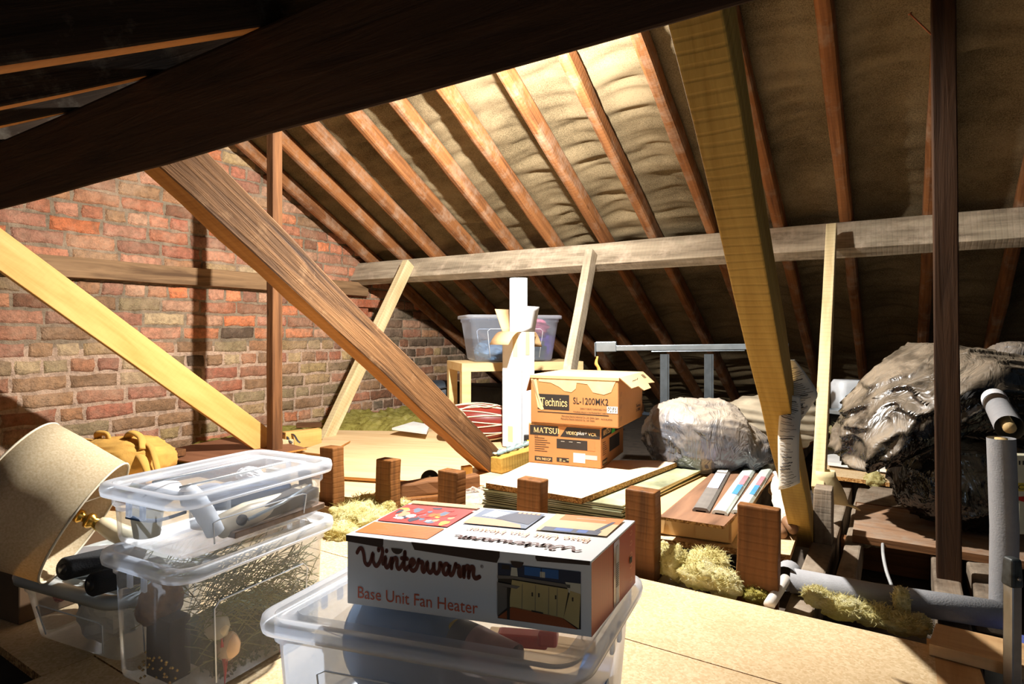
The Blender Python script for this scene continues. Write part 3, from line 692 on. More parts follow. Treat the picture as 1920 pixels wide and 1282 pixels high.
for i in range(4): patch(mb, (w * (.44 + .05 * (i % 3)), 0, h * (.1 + .04 * (i // 2))), FU, FV, w * .03, h * .02, 1, .001)
for i in range(3): patch(mb, (w * (.46 + .11 * i), 0, h * .6), FU, FV, w * .05, h * .008, 2, .001)
mb.build('front_print', [M_INK, M_CREAM, M_PAPER, M_PINK, M_CARD, M_GREEN], B.root)
m2.build('side_print', [M_INK, M_CREAM, M_PAPER, M_PINK, M_CARD, M_GREEN], B.root)
# ---- record player carton
B = Carton('carton', 'brown record player carton with torn tape and hanging side flap, topmost of two', 'carton', P(995, 792, z=.281), P(1160, 804, z=.281), .355, .185)
w, d, h = B.w, B.d, B.h
mb = MB(); mb.box((w / 2, d / 2, h / 2), (w, d, h - .002)); mb.build('body', [M_CARD], B.root, bevel=.004)
mb = MB(); mb.box((w / 2, d / 2, h + .001), (w + .004, d + .004, .004)); mb.box((w / 2, -.001, h - .004), (w + .004, .003, .012)); mb.build('lid', [M_CARDL], B.root, bevel=.001)  # lid paler than the body: overexposed top light put into its colour
o_, fl = 46, .082                              # flap hanging open at the right
fx, fz = math.sin(math.radians(o_)), -math.cos(math.radians(o_))
def FP(y, l): return V((w + .003 + fx * l, y, h + .003 + fz * l))
mb = MB(); mb.slab([FP(.0, 0), FP(.02, .056), FP(d * .33, .056), FP(d * .38, .08), FP(d * .70, .08), FP(d * .76, .056), FP(d * 1.04, .062), FP(d, 0)], .003)
N = (FP(0, .05) - FP(0, 0)).cross(V((0, 1, 0)))
up = (FP(0, 0) - FP(0, .05))
ribbons(mb, [([(0, 0), (.2, .3), (.3, .1), (.5, .3), (.7, .2), (1, .5)], .06)], .06, FP(d * .28, .032), RU, up, .1, .02, 1, .001)
for k_ in (0, 1):
    for a, b2, ww, hh in ((0, 0, .018, .002), (0, .016, .018, .002), (0, 0, .002, .018), (.016, 0, .002, .018), (.006, .004, .006, .010)):
        patch(mb, FP(d * .78 + k_ * .022 + a, .03) + up.normalized() * b2, RU, up, ww, hh, 1, .0012)
mb.build('side_flap', [M_CARDL, M_INK], B.root)
mb = MB(); mb.slab([(-.002, .01, h), (-.002, d * .6, h), (-.03, d * .62, h - .06), (-.03, .03, h - .065)], -.003); mb.build('side_flap', [M_CARD], B.root)
mb = MB(); m2 = MB()
patch(mb, (w * .085, 0, h * .30), FU, FV, w * .37, h * .32, 0)
serif_text(mb, 'Technics', (w * .115, 0, h * .38), FU, FV, w * .32, h * .155, 1, .0012)
put_text(mb, 'SL-1200MK2', (w * .50, 0, h * .45), FU, FV, width=w * .39, size=h * .19, mat=0, off=.0008, bold=.004)
patch(mb, (w * .085, 0, h * .235), FU, FV, w * .81, h * .018, 0)
put_text(mb, 'DIRECT DRIVE TURNTABLE SYSTEM', (w * .58, 0, h * .34), FU, FV, width=w * .32, size=h * .05, mat=0)
put_text(mb, 'TOURNE-DISQUE A ENTRAINEMENT DIRECT', (w * .5, 0, h * .27), FU, FV, width=w * .39, size=h * .045, mat=0)
put_text(mb, 'Matsushita Electric Industrial Co., Ltd. Osaka, Japan', (w * .37, 0, h * .165), FU, FV, width=w * .42, size=h * .055, mat=0)
put_text(mb, 'Matsushita Electric Industrial Co., Ltd. Osaka', (w * .36, 0, h * .11), FU, FV, width=w * .38, size=h * .055, mat=0)
put_text(mb, 'MADE IN JAPAN', (w * .81, 0, h * .155), FU, FV, width=w * .12, size=h * .045, mat=0)
put_text(m2, 'Technics', B.right(d * .70, h * .27), RU, FV, width=d * .20, size=h * .10, mat=0, bold=.01)
put_text(m2, 'SL-1200MK2', B.right(d * .70, h * .18), RU, FV, width=d * .20, size=h * .09, mat=0, bold=.01)
for yy in (d * .05, d * .93):
    for zz in (.06, .30, .55):
        for q in (0, 1):
            m3 = MB(); ribbons(m3, [([(0, 0), (1, 1)], .2)], .2, B.right(yy + q * .012, h * (zz + .08)), RU, FV, .008, h * .09, 0, .001, smooth=False); m3.build('staple_mark', M_INK, B.root)
mb.build('front_print', [M_INK, M_CREAM], B.root)
m2.build('side_print', [M_INK, M_CREAM], B.root)
mb = MB(); patch(mb, (w * .875, 0, h * .30), FU, FV, w * .115, h * .135, 0, .001)
ribbons(mb, [([(0, .5), (.1, .9), (.14, .5)], .05), ([(.2, .5), (.3, .9), (.4, .6)], .05), ([(.5, .5), (.6, .9), (.62, .5), (.5, .55)], .05), ([(.72, .9), (.8, .5), (.9, .95)], .05), ([(.0, .1), (.05, .4), (.15, .3)], .05), ([(.25, .1), (.35, .35), (.3, .1)], .05), ([(.5, .1), (.55, .35), (.65, .2)], .05), ([(.75, .35), (.95, .38)], .05), ([(.85, .38), (.83, .08)], .05)], .05, (w * .885, 0, h * .305), FU, FV, w * .1, h * .13, 1, .0014)
mb.build('handwritten_sticker', [M_PAPER, M_INK], B.root)['label'] = 'white handwritten sticker'
mb = MB()
def blot(pts, m=0):
    n0 = len(pts); mb.add([V((x * w, -.0009, z * h)) for x, z in pts], [tuple(range(n0))], m)
blot([(.005, .985), (.005, .9), (.07, .93), (.10, .60), (.16, .30), (.13, .28), (.085, .34), (.05, .7), (.03, .96)][::1])
mb.f[-1] = tuple(mb.f[-1])
blot([(.09, .99), (.1, .88), (.24, .86), (.34, .78), (.40, .70), (.48, .68), (.53, .76), (.54, .88), (.66, .86), (.72, .70), (.84, .66), (.92, .72), (.95, .86), (.985, .99)])
mb.build('torn_tape', [M_KRAFTPALE], B.root)['label'] = 'pale torn strip where tape was pulled off'
# ---- tall white carton with paper roll
B = Carton('tall_carton', 'tall narrow white carton standing open with its flaps out', 'carton', P(942, 836, z=.035), P(978, 842, z=.035), .105, .60)
w, h = B.w, B.h; d = .105
mb = MB()
for a, b2, c, e in (((0, 0), (w, 0), (w, .004), (0, .004)), ((w - .004, 0), (w, 0), (w, d), (w - .004, d)), ((0, d - .004), (w, d - .004), (w, d), (0, d)), ((0, 0), (.004, 0), (.004, d), (0, d))):
    mb.slab([V((*a, h)), V((*b2, h)), V((*c, h)), V((*e, h))], h)
mb.build('body', [M_WHITE], B.root)
def flap(name, a, b2, out, up_, mat, curl=0.0, spread=0.0):
    """flap hinged on a-b, reaching out/up, optionally curling down"""
    a, b2 = V(a), V(b2); L = []; e = (b2 - a).normalized()
    for i in range(7):
        t_ = i / 6
        dv = V(out) * t_ + V((0, 0, 1)) * (up_ * t_ - curl * t_ * t_)
        L.append([a + dv - e * spread * t_, b2 + dv + e * spread * t_])
    mb = MB(); mb.loft([[l[0], l[1]] for l in L], 0, closed=False); 
    return mb.build(name, mat, B.root, solid=.003)
flap('flap', (0, 0, h), (w, 0, h), (0, -.10, 0), .02, M_CARDL, .085, -.002)
flap('flap', (w, 0, h), (w, d, h), (.03, 0, 0), .13, M_WHITE, -.0, .002)
flap('flap', (0, d, h), (w, d, h), (.0, .07, 0), -.02, M_CARDL, .06, -.006)
flap('flap', (0, 0, h), (0, d, h), (-.05, 0, 0), .12, M_CARDL, 0, .004)
for (x, z, L, face) in ((w * .55, h - .13, .13, 0), (w * .3, .03, .08, 0)):
    mb = MB(); patch(mb, (x, 0, z), FU, FV, .034, L, 0, .0012); mb.build('tape', M_TAPE, B.root)
mb = MB(); patch(mb, B.right(d * .28, h - .12), RU, FV, .034, .12, 0, .0012); mb.build('tape', M_TAPE, B.root)
mb = MB(); loops = []
cx, cy = w / 2, d / 2
for k in range(46):
    a = k / 46 * 4 * math.pi; rr = .0465 - .0018 * k / 23
    loops.append((cx + rr * math.cos(a), cy + rr * math.sin(a)))
z1 = P(970, 527, D=(B.root.location - V((0, 0, .64))).length).z - B.root.location.z + .01
mb.loft([[V((x, y, z)) for x, y in loops] for z in (.01, .3, z1)], 0, closed=False)
ro = mb.build('paper_roll', plain('white roll paper', (244, 244, 250), .7), solid=.0012)
ro.matrix_world = Matrix.Translation(B.root.location) @ Matrix.Rotation(B.root.rotation_euler.z, 4, 'Z')
tag(ro, 'thick roll of white paper standing in the tall white carton', 'paper roll')
# dark packet and coloured rope behind the brown cartons
mb = MB(); c = P(990, 815, D=2.95); mb.box((0, 0, 0), (.09, .03, .10), None, 0); patch(mb, (-.03, -.015, .0), FU, FV, .022, .03, 1, .001); patch(mb, (-.03, -.015, -.04), FU, FV, .022, .03, 2, .001)
tag(mb.build('packet', [M_INK, plain('yellow print', (226, 200, 40), .5), M_RED], M=Matrix.Translation(V((c.x + .03, c.y, .085))) @ Matrix.Rotation(.5, 4, 'Z')), 'dark packet with yellow and red dots between white carton and brown cartons', 'packet')
timber('timber_block', 'ochre timber offcut left of the brown cartons, with coloured rope on it', 'timber', P(930, 872, z=.065), P(1003, 850, z=.068), .06, .065, M_OCHRE, seg=3)
mb = MB(); q0, q1 = P(926, 852, z=.105), P(1000, 828, z=.108); side = (q1 - q0).cross(V((0, 0, 1))).normalized()
for s_, m_ in ((-.014, 0), (.0, 1), (.014, 0)):
    pts = [q0 + (q1 - q0) * (i / 26) + side * (s_ + .006 * math.sin(i * 1.1 + s_ * 90)) + V((0, 0, .004 * math.cos(i * 1.1))) for i in range(27)]
    mb.tube(pts, .006, 7, m_)
tag(mb.build('rope', [plain('blue grey rope', (112, 132, 132), .8, 0, .4, 90), plain('pale rope', (214, 210, 180), .8, 0, .4, 90)]), 'faded blue and white rope lying along the ochre offcut', 'rope')
# castor wheel, orange block, clear scrap
R_ = thing('castor_wheel', 'black castor wheel lying beside the third stub post', 'wheel', P(806, 898, z=.05), YAW)
mb = MB(); mb.lathe([(.016, -.012), (.03, -.013), (.036, -.008), (.036, .008), (.03, .013), (.016, .012)], RX(math.pi / 2 - .2).to_4x4(), 28, cap0=False, cap1=False); mb.build('tyre', M_BLACK, R_)
mb = MB(); mb.lathe([(.005, -.014), (.0165, -.01), (.0165, .01), (.005, .014)], RX(math.pi / 2 - .2).to_4x4(), 20); mb.build('hub', M_STEEL, R_)
timber('timber_block', 'small orange wood block behind the third stub post', 'timber', P(866, 884, z=.055), P(884, 882, z=.055), .03, .045, M_YEL, seg=2)
M_FILM = clear_plastic('clear film', (250, 252, 255), .08, .3, .12)
def crumple(mb, c, rx, ry, rz, seed, nu=30, nv=18, amp=.5, mat=0):
    vs = []
    for j in range(nv + 1):
        th = math.pi * j / nv
        for i in range(nu):
            ph = 2 * math.pi * i / nu
            dd = V((math.sin(th) * math.cos(ph), math.sin(th) * math.sin(ph), math.cos(th)))
            k = 1 + amp * noise.noise(dd * 2.2 + V((seed, 0, 0))) + amp * .7 * abs(noise.noise(dd * 5 + V((0, seed, 0))))
            vs.append(V(c) + V((dd.x * rx, dd.y * ry, dd.z * rz)) * k)
    mb.add(vs, [(j * nu + i, (j + 1) * nu + i, (j + 1) * nu + (i + 1) % nu, j * nu + (i + 1) % nu) for j in range(nv) for i in range(nu)], mat, False)
mb = MB(); crumple(mb, P(893, 935, z=.04), .05, .04, .035, 4)
tag(mb.build('clear_film', M_FILM), 'crumpled clear plastic film left of the sheet bundle', 'plastic film')
# ---- small side table with a bin on it
a, b2 = P(866, 681, z=.45), P(1094, 677, z=.45)
T = thing('side_table', 'plain birch coloured side table with square legs behind the white carton', 'table', (a.x, a.y, 0), math.atan2(b2.y - a.y, b2.x - a.x))
L = (b2 - a).length; M_BIRCH = wood('birch veneer', (228, 190, 128), (242, 212, 158), .4, 0, .05, .5, knots=0)
mb = MB(); mb.box((L / 2, .2, .424), (L, .4, .05)); mb.build('tabletop', M_BIRCH, T, bevel=.0015)
for lx in (.028, L - .028):
    for ly in (.028, .372):
        mb = MB(); mb.box((lx, ly, .2), (.055, .055, .40)); mb.build('leg', M_BIRCH, T, bevel=.0015)
M_BIN = clear_plastic('clear bin plastic', (246, 250, 255), .13, .36, .25)
M_LINE = plain('moulded line highlight', (236, 240, 246), .3)  # white highlights of the moulded ridges put into their colour
M_BINF = clear_plastic('frosted bin plastic', (240, 246, 255), .46, .7, .3, (222, 232, 248))
M_BINE = clear_plastic('clear bin rim', (240, 246, 255), .5, .9, .35, (236, 242, 252))
def rr_loop(w, d, r, z, n=6, cx=0, cy=0):
    pts = []
    for (sx, sy, a0) in ((1, 1, 0), (-1, 1, 90), (-1, -1, 180), (1, -1, 270)):
        for k in range(n + 1):
            a = math.radians(a0 + 90 * k / n)
            pts.append(V((cx + sx * (w / 2 - r) + r * math.cos(a), cy + sy * (d / 2 - r) + r * math.sin(a), z)))
    return pts
def storage_bin(name, label, c, rz, w, d, h, lid=True, taper=.9, r=.035, group=None, cat='storage bin', clips=True, inset=True, lid_mat=None, tub=None):
    """w, d outer rim size, h height to the rim top; c = centre of the base"""
    R0 = thing(name, label, cat, c, rz, group)
    mb = MB(); w0, d0 = w - .03, d - .03
    lp = [rr_loop(w0 * taper, d0 * taper, r * .8, .012), rr_loop(w0 * taper + .004, d0 * taper + .004, r * .8, .02), rr_loop(w0 * .985, d0 * .985, r, h - .045), rr_loop(w0 + .004, d0 + .004, r, h - .04), rr_loop(w0 + .004, d0 + .004, r, h - .014)]
    mb.loft([rr_loop(w0 * taper - .02, d0 * taper - .02, r * .7, .004)] + lp, 0, cap0=True)
    mb.build('tub', tub or M_BIN, R0)
    for sy in (-1, 1):
        mb = MB(); pr = []
        y1, y0 = sy * (d0 * .985 / 2 + .001), sy * (d0 * taper / 2 + .003)
        f = lambda x, t_: V((x * (taper + (1 - taper) * t_), y0 + (y1 - y0) * t_, .02 + (h - .07) * t_))
        pr = [f(-w * .30, .02), f(-w * .30, .78), f(-w * .27, .84), f(w * .27, .84), f(w * .30, .78), f(w * .30, .02)]
        mb.tube(pr, .0014, 5)
        mb.build('moulded_panel_line', M_LINE, R0)
    mb = MB()
    rim = [(0, -.018), (.004, -.022), (.006, -.012), (.004, -.002), (-.006, .001), (-.014, -.001)]
    mb.loft([rr_loop(w + 2 * o, d + 2 * o, r + .012 + o, h + zz) for o, zz in rim], 0)
    if lid:
        mb.loft([rr_loop(w - .028, d - .028, r, h - .001), rr_loop(w - .034, d - .034, r, h - .010), rr_loop(w - .07, d - .07, r * .7, h - .010), rr_loop(w - .078, d - .078, r * .7, h - .003)], 0)
        mb.loft([rr_loop(w - .078, d - .078, r * .7, h - .003), rr_loop(w - .12, d - .12, r * .5, h - .004)], 1, cap1=True)
        for yy in (-d * .16, d * .16):
            mb.tube([(-w * .34, yy, h - .003), (w * .34, yy, h - .003)], .0022, 6, 2)
    mb.build('lid' if lid else 'rim', [lid_mat or M_BINE, lid_mat or M_BIN, lid_mat or M_LINE], R0)
    if clips:
        for sx in (-1, 1):
            mb = MB(); x = sx * (w / 2 - .004)
            for yy in (-.02, .02): mb.box((x, yy, h - .035), (.006, .012, .03))
            mb.build('clip', M_BINE, R0, bevel=.002)
    return R0
M_WHITE2 = plain('white cloth', (236, 236, 236), .9, 0, .05, 20, .3)
bc = T.matrix_basis @ V((L * .46, .21, .451))
storage_bin('storage_bin', 'clear open bin of bags and books standing on the birch side table', bc, T.rotation_euler.z - .06, .60, .36, .285, lid=False, taper=.86, clips=False, tub=clear_plastic('milky tub', (240, 246, 255), .26, .5, .3, (222, 232, 248)))
R0 = T.matrix_basis
def in_bin(x, y, z): return R0 @ V((L * .46 + x, .21 + y, .452 + z))
for i in range(4):
    mb = MB(); mb.box((0, 0, 0), (.14 - .01 * (i % 2), .10, .026))
    o = mb.build('book', [plain(f'dark book {i}', [(48, 62, 74), (70, 76, 70), (36, 52, 62), (84, 92, 84)][i], .5)], bevel=.002, M=Matrix.Translation(in_bin(.12 + .006 * (i % 3), -.09, .018 + .031 * i)) @ Matrix.Rotation(T.rotation_euler.z + .05 * i, 4, 'Z'))
    tag(o, f'dark book in the clear bin on the table, {["lowest", "second from the bottom", "second from the top", "topmost"][i]} of the stack', 'book', 'books in the clear bin')
for nm, lab, x, z, rr, colr, sd in (('bag', 'pink and white plastic bag at the top right of the bin on the table', .14, .205, (.11, .09, .06), (232, 130, 150), 3), ('bag', 'purple bag at the right in the bin on the table', .225, .09, (.035, .08, .09), (122, 84, 190), 5), ('cloth', 'blue grey cloth bundle at the left in the bin on the table', -.12, .07, (.10, .10, .06), (120, 150, 176), 7), ('cloth', 'white cloth at the middle of the bin on the table', -.02, .05, (.07, .09, .045), (236, 236, 236), 9)):
    mb = MB(); crumple(mb, in_bin(x, -.02, z), *rr, sd, amp=.25)
    tag(mb.build(nm, plain(nm + str(sd), colr, .5, 0, .35, 30)), lab, nm)
# ---- black holdall below the table
a = P(797, 792, D=3.95); a.z = .0; b2 = P(948, 796, D=4.05); b2.z = .0
Bg = thing('holdall', 'black soft holdall bag under the side table', 'bag', a, math.atan2(b2.y - a.y, b2.x - a.x))
M_BAG = plain('black nylon', (46, 54, 62), .6, 0, .2, 8, .35, bscale=30, bdist=.01)
W_ = (b2 - a).length
mb = MB(); loops = []
for i in range(13):
    t_ = i / 12; k = 1 - .10 * (abs(2 * t_ - 1) ** 6)
    loops.append([V((W_ * t_, .15 + .15 * k * cx_ * (1 + .03 * math.sin(9 * t_)), .145 + .145 * k * sz_ + .014 * math.sin(5 * t_ + 1) * (sz_ > 0))) for cx_, sz_ in [(math.copysign(abs(math.cos(q)) ** .45, math.cos(q)), math.copysign(abs(math.sin(q)) ** .45, math.sin(q))) for q in [2 * math.pi * j / 28 for j in range(28)]]])
mb.loft(loops, 0, True, True); mb.build('body', M_BAG, Bg)
mb = MB(); mb.tube(bez([(.04, -.008, .25), (.2, -.008, .275), (W_ - .04, -.008, .262)], 6), .008, 6, flat=.6); mb.build('zip_piping', M_BLACK, Bg)
mb = MB(); mb.loft([[p + V((-.02, 0, 0)), p + V((.02, 0, 0))] for p in bez([(.21, .06, .30), (.17, -.016, .275), (.155, -.022, .20), (.14, -.02, .11), (.12, -.016, .08)], 5)], 0, closed=False)
mb.build('strap', plain('dark webbing', (62, 66, 70), .7, 0, .1, 60, .3), Bg, solid=.004)
mb = MB(); mb.tube([V((.115 + .024 * math.cos(q), -.022, .075 + .018 * math.sin(q))) for q in [2 * math.pi * j / 16 for j in range(17)]], .004, 6); mb.build('buckle', M_STEEL, Bg)
# ---- red lacing drum
c = P(893, 806, D=3.36); c.z = .135
Dr = thing('drum', 'red brown barrel drum laced with pale rope, lying behind the white carton', 'drum', c, YAW - .05)
def dr_r(x): return .070 + .032 * math.cos(x / .19 * math.pi / 2) ** .9 if abs(x) < .19 else .070
mb = MB(); mb.lathe([(dr_r(-.18 + .36 * i / 18), -.18 + .36 * i / 18) for i in range(19)], RY(math.pi / 2).to_4x4(), 36)
mb.build('shell', wood('red lacquered wood', (94, 28, 22), (142, 52, 38), .6, 0, .1, .35, knots=0), Dr)
M_CORD = plain('pale cord', (226, 206, 176), .85, 0, .1, 80, .3)
for sx in (-1, 1):
    mb = MB()
    for q, rr in ((0, .072), (.012, .076)):
        mb.tube([V((sx * (.176 - q), rr * math.cos(a), rr * math.sin(a))) for a in [2 * math.pi * j / 24 for j in range(25)]], .006, 6)
    mb.build('hoop', M_CORD, Dr)
mb = MB(); nz = 11
for k in range(nz):
    for dirn in (1, -1):
        a0 = 2 * math.pi * k / nz
        pts = []
        for i in range(13):
            t_ = i / 12; x = -.17 + .34 * t_; a = a0 + dirn * (math.pi / nz) * t_ * 1.0
            rr = dr_r(x) + .004; pts.append(V((x, rr * math.cos(a), rr * math.sin(a))))
        mb.tube(pts, .0032, 5)
mb.build('lacing', M_CORD, Dr)
mb = MB(); mb.tube(bez([(-.16, -.02, .08), (-.12, -.07, .075), (-.06, -.09, .06), (-.03, -.10, .0), (-.07, -.105, -.03), (-.09, -.10, .01), (-.10, -.08, .06), (-.02, -.05, .095), (.06, -.06, .09), (.12, -.04, .10)], 6), .0042, 6); mb.build('loose_cord', M_CORD, Dr)
# ---- dusty plastic bag right of the cartons, pleated dust sheet behind it
def plastic_mat(name, base, dust, damt=.5, rough=.22):
    t = NT(name); co = t.n('TexCoord').outputs['Object']
    n1 = t.noise(co, 6.0, 6.0, .65, 1.0)
    nz = t.n('SeparateXYZ', {0: t.n('NewGeometry').outputs['Normal']}).outputs[2]
    m = t.math('ADD', t.math('MULTIPLY', nz, .32), n1)
    f = t.ramp(m, [(.62 - .3 * damt, (0, 0, 0, 1)), (.95 - .3 * damt, (1, 1, 1, 1))])
    col = t.mix(t.math('MULTIPLY', f, .9), lin(base), lin(dust))
    b = t.bsdf(Base_Color=col, Roughness=t.n('MapRange', {0: f, 3: rough, 4: .75}).outputs[0])
    b.inputs['Specular IOR Level'].default_value = .7
    w = t.noise(t.vec('MULTIPLY', co, (1, 1, .45)), 13.0, 3.0, .5, 1.6)
    rd = t.math('ABSOLUTE', t.math('SUBTRACT', w, .5))
    t.t.links.new(t.bump(rd, .55, .03), b.inputs['Normal'])
    return t.m
def sack(name, label, c, rad, seed, mat, nu=110, nv=70, shape=None, crease=.10, parent=None, cat='sack', M=None, e=.8):
    mb = MB(); vs = []
    for j in range(nv + 1):
        th = math.pi * j / nv
        for i in range(nu):
            ph = 2 * math.pi * i / nu
            dd = V((math.sin(th) * math.cos(ph), math.sin(th) * math.sin(ph), math.cos(th)))
            w = V((noise.noise(dd * 1.7 + V((seed, 3, 0))), noise.noise(dd * 1.7 + V((seed, 9, 0))), noise.noise(dd * 1.7 + V((seed, 15, 0)))))
            c1 = max(0, 1 - abs(noise.noise(dd * 1.9 + w * .9 + V((seed, 1, 0)))) * 3.2) ** 2
            c2 = max(0, 1 - abs(noise.noise(dd * 4.2 + w * 1.6 + V((seed, 5, 0)))) * 3.4) ** 2
            k = 1 + .13 * noise.noise(dd * 1.3 + V((seed, seed * .7, 0))) + crease * (.42 * c1 + .20 * c2 - .2)
            s = V((math.copysign(abs(dd.x) ** e, dd.x) * rad[0], math.copysign(abs(dd.y) ** e, dd.y) * rad[1], math.copysign(abs(dd.z) ** e, dd.z) * rad[2])) * k
            if shape: s = shape(s, dd)
            vs.append(s)
    mb.add(vs, [(j * nu + i, (j + 1) * nu + i, (j + 1) * nu + (i + 1) % nu, j * nu + (i + 1) % nu) for j in range(nv) for i in range(nu)], 0, True)
    o = mb.build(name, mat, parent, M=(Matrix.Translation(c) if M is None else Matrix.Translation(c) @ M))
    if label: tag(o, label, cat)
    return o
M_SACKG = plastic_mat('dusty grey polythene', (84, 86, 92), (150, 136, 118), .55, .18)
M_SACKB = plastic_mat('black polythene', (12, 12, 13), (150, 134, 112), .40, .14)
RYAW = Matrix.Rotation(YAW, 4, 'Z')
sack('plastic_sack', 'dusty grey polythene sack slumped right of the brown cartons', P(1330, 818, D=2.5), (.265, .20, .155), 2.3, M_SACKG, shape=lambda s, d_: V((s.x, s.y, s.z * (1.0 if s.x < .05 else max(.35, 1 - (s.x - .05) * 3.2)) - (.04 if s.x > .1 else 0))), crease=.13, M=RYAW)
def pleats(s, d_): return s * (1 + .035 * math.sin(s.z * 150 + 8 * s.x + 3 * math.sin(s.x * 9)))
sack('dust_sheet', 'pleated grey dust sheet bundle behind the grey polythene sack', P(1432, 790, D=2.95), (.26, .16, .13), 6.1, plain('grey beige sheet', (170, 156, 132), .85, 0, .15, 12, .2), shape=pleats, crease=.05, cat='dust sheet', M=RYAW)
# ---- steel rail frame behind
Rl = thing('steel_rack', 'galvanised steel rail on uprights behind the ochre strut', 'rack', P(1120, 653, D=3.0), 0)
o0 = Rl.location.copy(); e0 = P(1440, 649, D=2.78) - o0; e1 = P(1600, 648, D=2.68) - o0
mb = MB(); dirx = (e0).normalized(); M3 = frame(e0)
RLn = e0.length + .06; mb.box(M3 @ V((RLn * .5 + .05, 0, 0)), (RLn - .05, .03, .026), M3.copy()); mb.box(M3 @ V((RLn * .5 + .05, -.0, -.018)), (RLn * .5, .034, .004), M3.copy()); mb.build('rail', M_STEEL, Rl, bevel=.002)
mb = MB(); mb.box(M3 @ V((.045, 0, .008)), (.10, .036, .05), M3.copy()); mb.box(M3 @ V((-.008, 0, -.005)), (.006, .05, .07), M3.copy()); mb.build('bracket', M_STEEL, Rl, bevel=.003)
for u_ in (1243, 1326):
    q = P(u_, 664, D=2.95 - (u_ - 1120) * .0006) - o0
    for f_ in (1,):
        mb = MB(); hh = q.z + o0.z + .02
        mb.box((q.x, q.y + .012, q.z - hh / 2), (.034, .004, hh), RZ(YAW)); mb.box((q.x + .014, q.y + .03, q.z - hh / 2), (.004, .034, hh), RZ(YAW)); mb.build('upright', M_STEELD, Rl)
mb = MB(); q = P(1120, 668, D=2.99)
mb.loft([[p + V((-.010 * k_, 0, 0)), p + V((.010 * k_, 0, 0))] for p, k_ in zip(bez([q, q + V((-.006, 0, -.035)), q + V((.006, .004, -.06)), q + V((.012, 0, -.085))], 4), [.6, .6, .6, .7, .9, 1, 1, .9, .9, .9, .8, .7, .5])], 0, closed=False)
tag(mb.build('tape_tag', plain('orange tape', (236, 176, 84), .6), solid=.002), 'strip of orange tape hanging from the left end of the steel rail', 'tape')
# ---- laminate flooring
M_CARDT = plain('tan cardboard', (222, 178, 116), .75, 0, .05, 9, .1)
board('chipboard', 'chipboard under the laminate carton, its corner by the ochre strut foot', 'board', [(-.66, 1.775, .012), (-.262, 1.85, .012), (-.275, 2.15, .012), (-.72, 2.1, .012)], .018, M_CHIP, M_CHIPE)
fl0, fl1 = V((-.69, 1.81, .016)), P(1372, 1019, z=.016)
q = fl1 - fl0; lw = math.atan2(q.y, q.x)
B = Carton('laminate_carton', 'long open tan carton of laminate flooring right of the sheet bundle', 'carton', fl0, fl1, .8, .06)
w, d, h = B.w, B.d, B.h
dx = .10                                          # the carton lies skewed to the stub row
sk = lambda x, y, z: V((x + dx * y / .8 * .6, y, z))
mb = MB(); mb.add([sk(x, y, z) for z in (0, h) for x, y in ((0, 0), (w, 0), (w, d), (0, d))], [(3, 2, 1, 0), (4, 5, 6, 7), (0, 1, 5, 4), (1, 2, 6, 5), (2, 3, 7, 6), (3, 0, 4, 7)]); mb.build('body', M_CARDT, B.root, bevel=.002)
mb = MB(); mb.slab([(w * .62, -.003, h), (w * .63, -.012, .012), (w * .97, -.01, .008), (w * .98, -.003, h)], .002); mb.build('end_flap', M_CARDT, B.root)
mb = MB(); mb.slab([(w * .02, -.003, h), (w * .03, -.008, .01), (w * .28, -.008, .006), (w * .30, -.003, h * .9)], .002); mb.build('end_flap', M_CARDT, B.root)
M_WALNUT = wood('walnut laminate', (92, 66, 50), (150, 112, 86), .5, 0, .05, .4, knots=.5)
pz = .094
pl = [P(1236, 968, z=pz), P(1357, 986, z=pz), P(1470, 872, z=pz), P(1352, 872, z=pz)]
def plank_along(name, label, cat, a, b2, c, d2, t_, mat, edge, group=None):
    return board(name, label, cat, [b2, c, d2, a], t_, mat, edge, group)
plank_along('laminate_plank', 'dark walnut laminate plank lying on the open tan carton', 'plank', *pl, .009, M_WALNUT, M_CHIPE)
def trim_strip(label, a, b2, c, d2, mat, stickers, z=.018):
    o_ = (V(a) + V(b2)) / 2; e_ = (V(c) + V(d2)) / 2; wd = ((V(b2) - V(a)).length + (V(c) - V(d2)).length) / 2
    T_ = thing('floor_trim', label, 'trim strip', o_, 0, 'threshold strips on the walnut plank')
    Ln = (e_ - o_).length; M4 = frame(e_ - o_).to_4x4(); T_.matrix_basis = Matrix.Translation(o_) @ M4
    prof = [(-.5, 0), (-.5, .35), (-.36, .9), (-.1, 1), (.1, 1), (.36, .9), (.5, .35), (.5, 0), (.3, 0), (.3, .3), (-.3, .3), (-.3, 0)]
    mb = MB(); mb.loft([[V((x, -px * wd, py * .013)) for px, py in prof] for x in (0, Ln)], 0, True, True, smooth=False); mb.build('profile', mat, T_)
    for (x0, x1, y0, y1, m_, zz) in stickers:
        mb = MB(); mb.box((Ln * (x0 + x1) / 2, -wd * (y0 + y1) / 2, .0135 + zz), (Ln * (x1 - x0), wd * abs(y1 - y0), .001)); mb.build('sticker', m_, T_)
M_TGREY = plain('grey profile', (112, 106, 100), .5, 0, .12, 30); M_TCLR = plain('silver profile', (214, 222, 214), .25, .25, .05)
M_LAB = plain('lilac label', (226, 210, 232), .5); M_SP, M_SB = plain('pink label', (226, 120, 128), .5), plain('blue label', (70, 132, 190), .5)
tz = pz + .001
trim_strip('grey threshold strip with a lilac label, leftmost of three on the walnut plank', P(1300, 957, z=tz), P(1328, 962, z=tz), P(1378, 872, z=tz), P(1352, 871, z=tz), M_TGREY, [(.36, .68, -.36, .36, M_LAB, 0), (.72, .78, -.36, .36, M_PAPER, 0)])
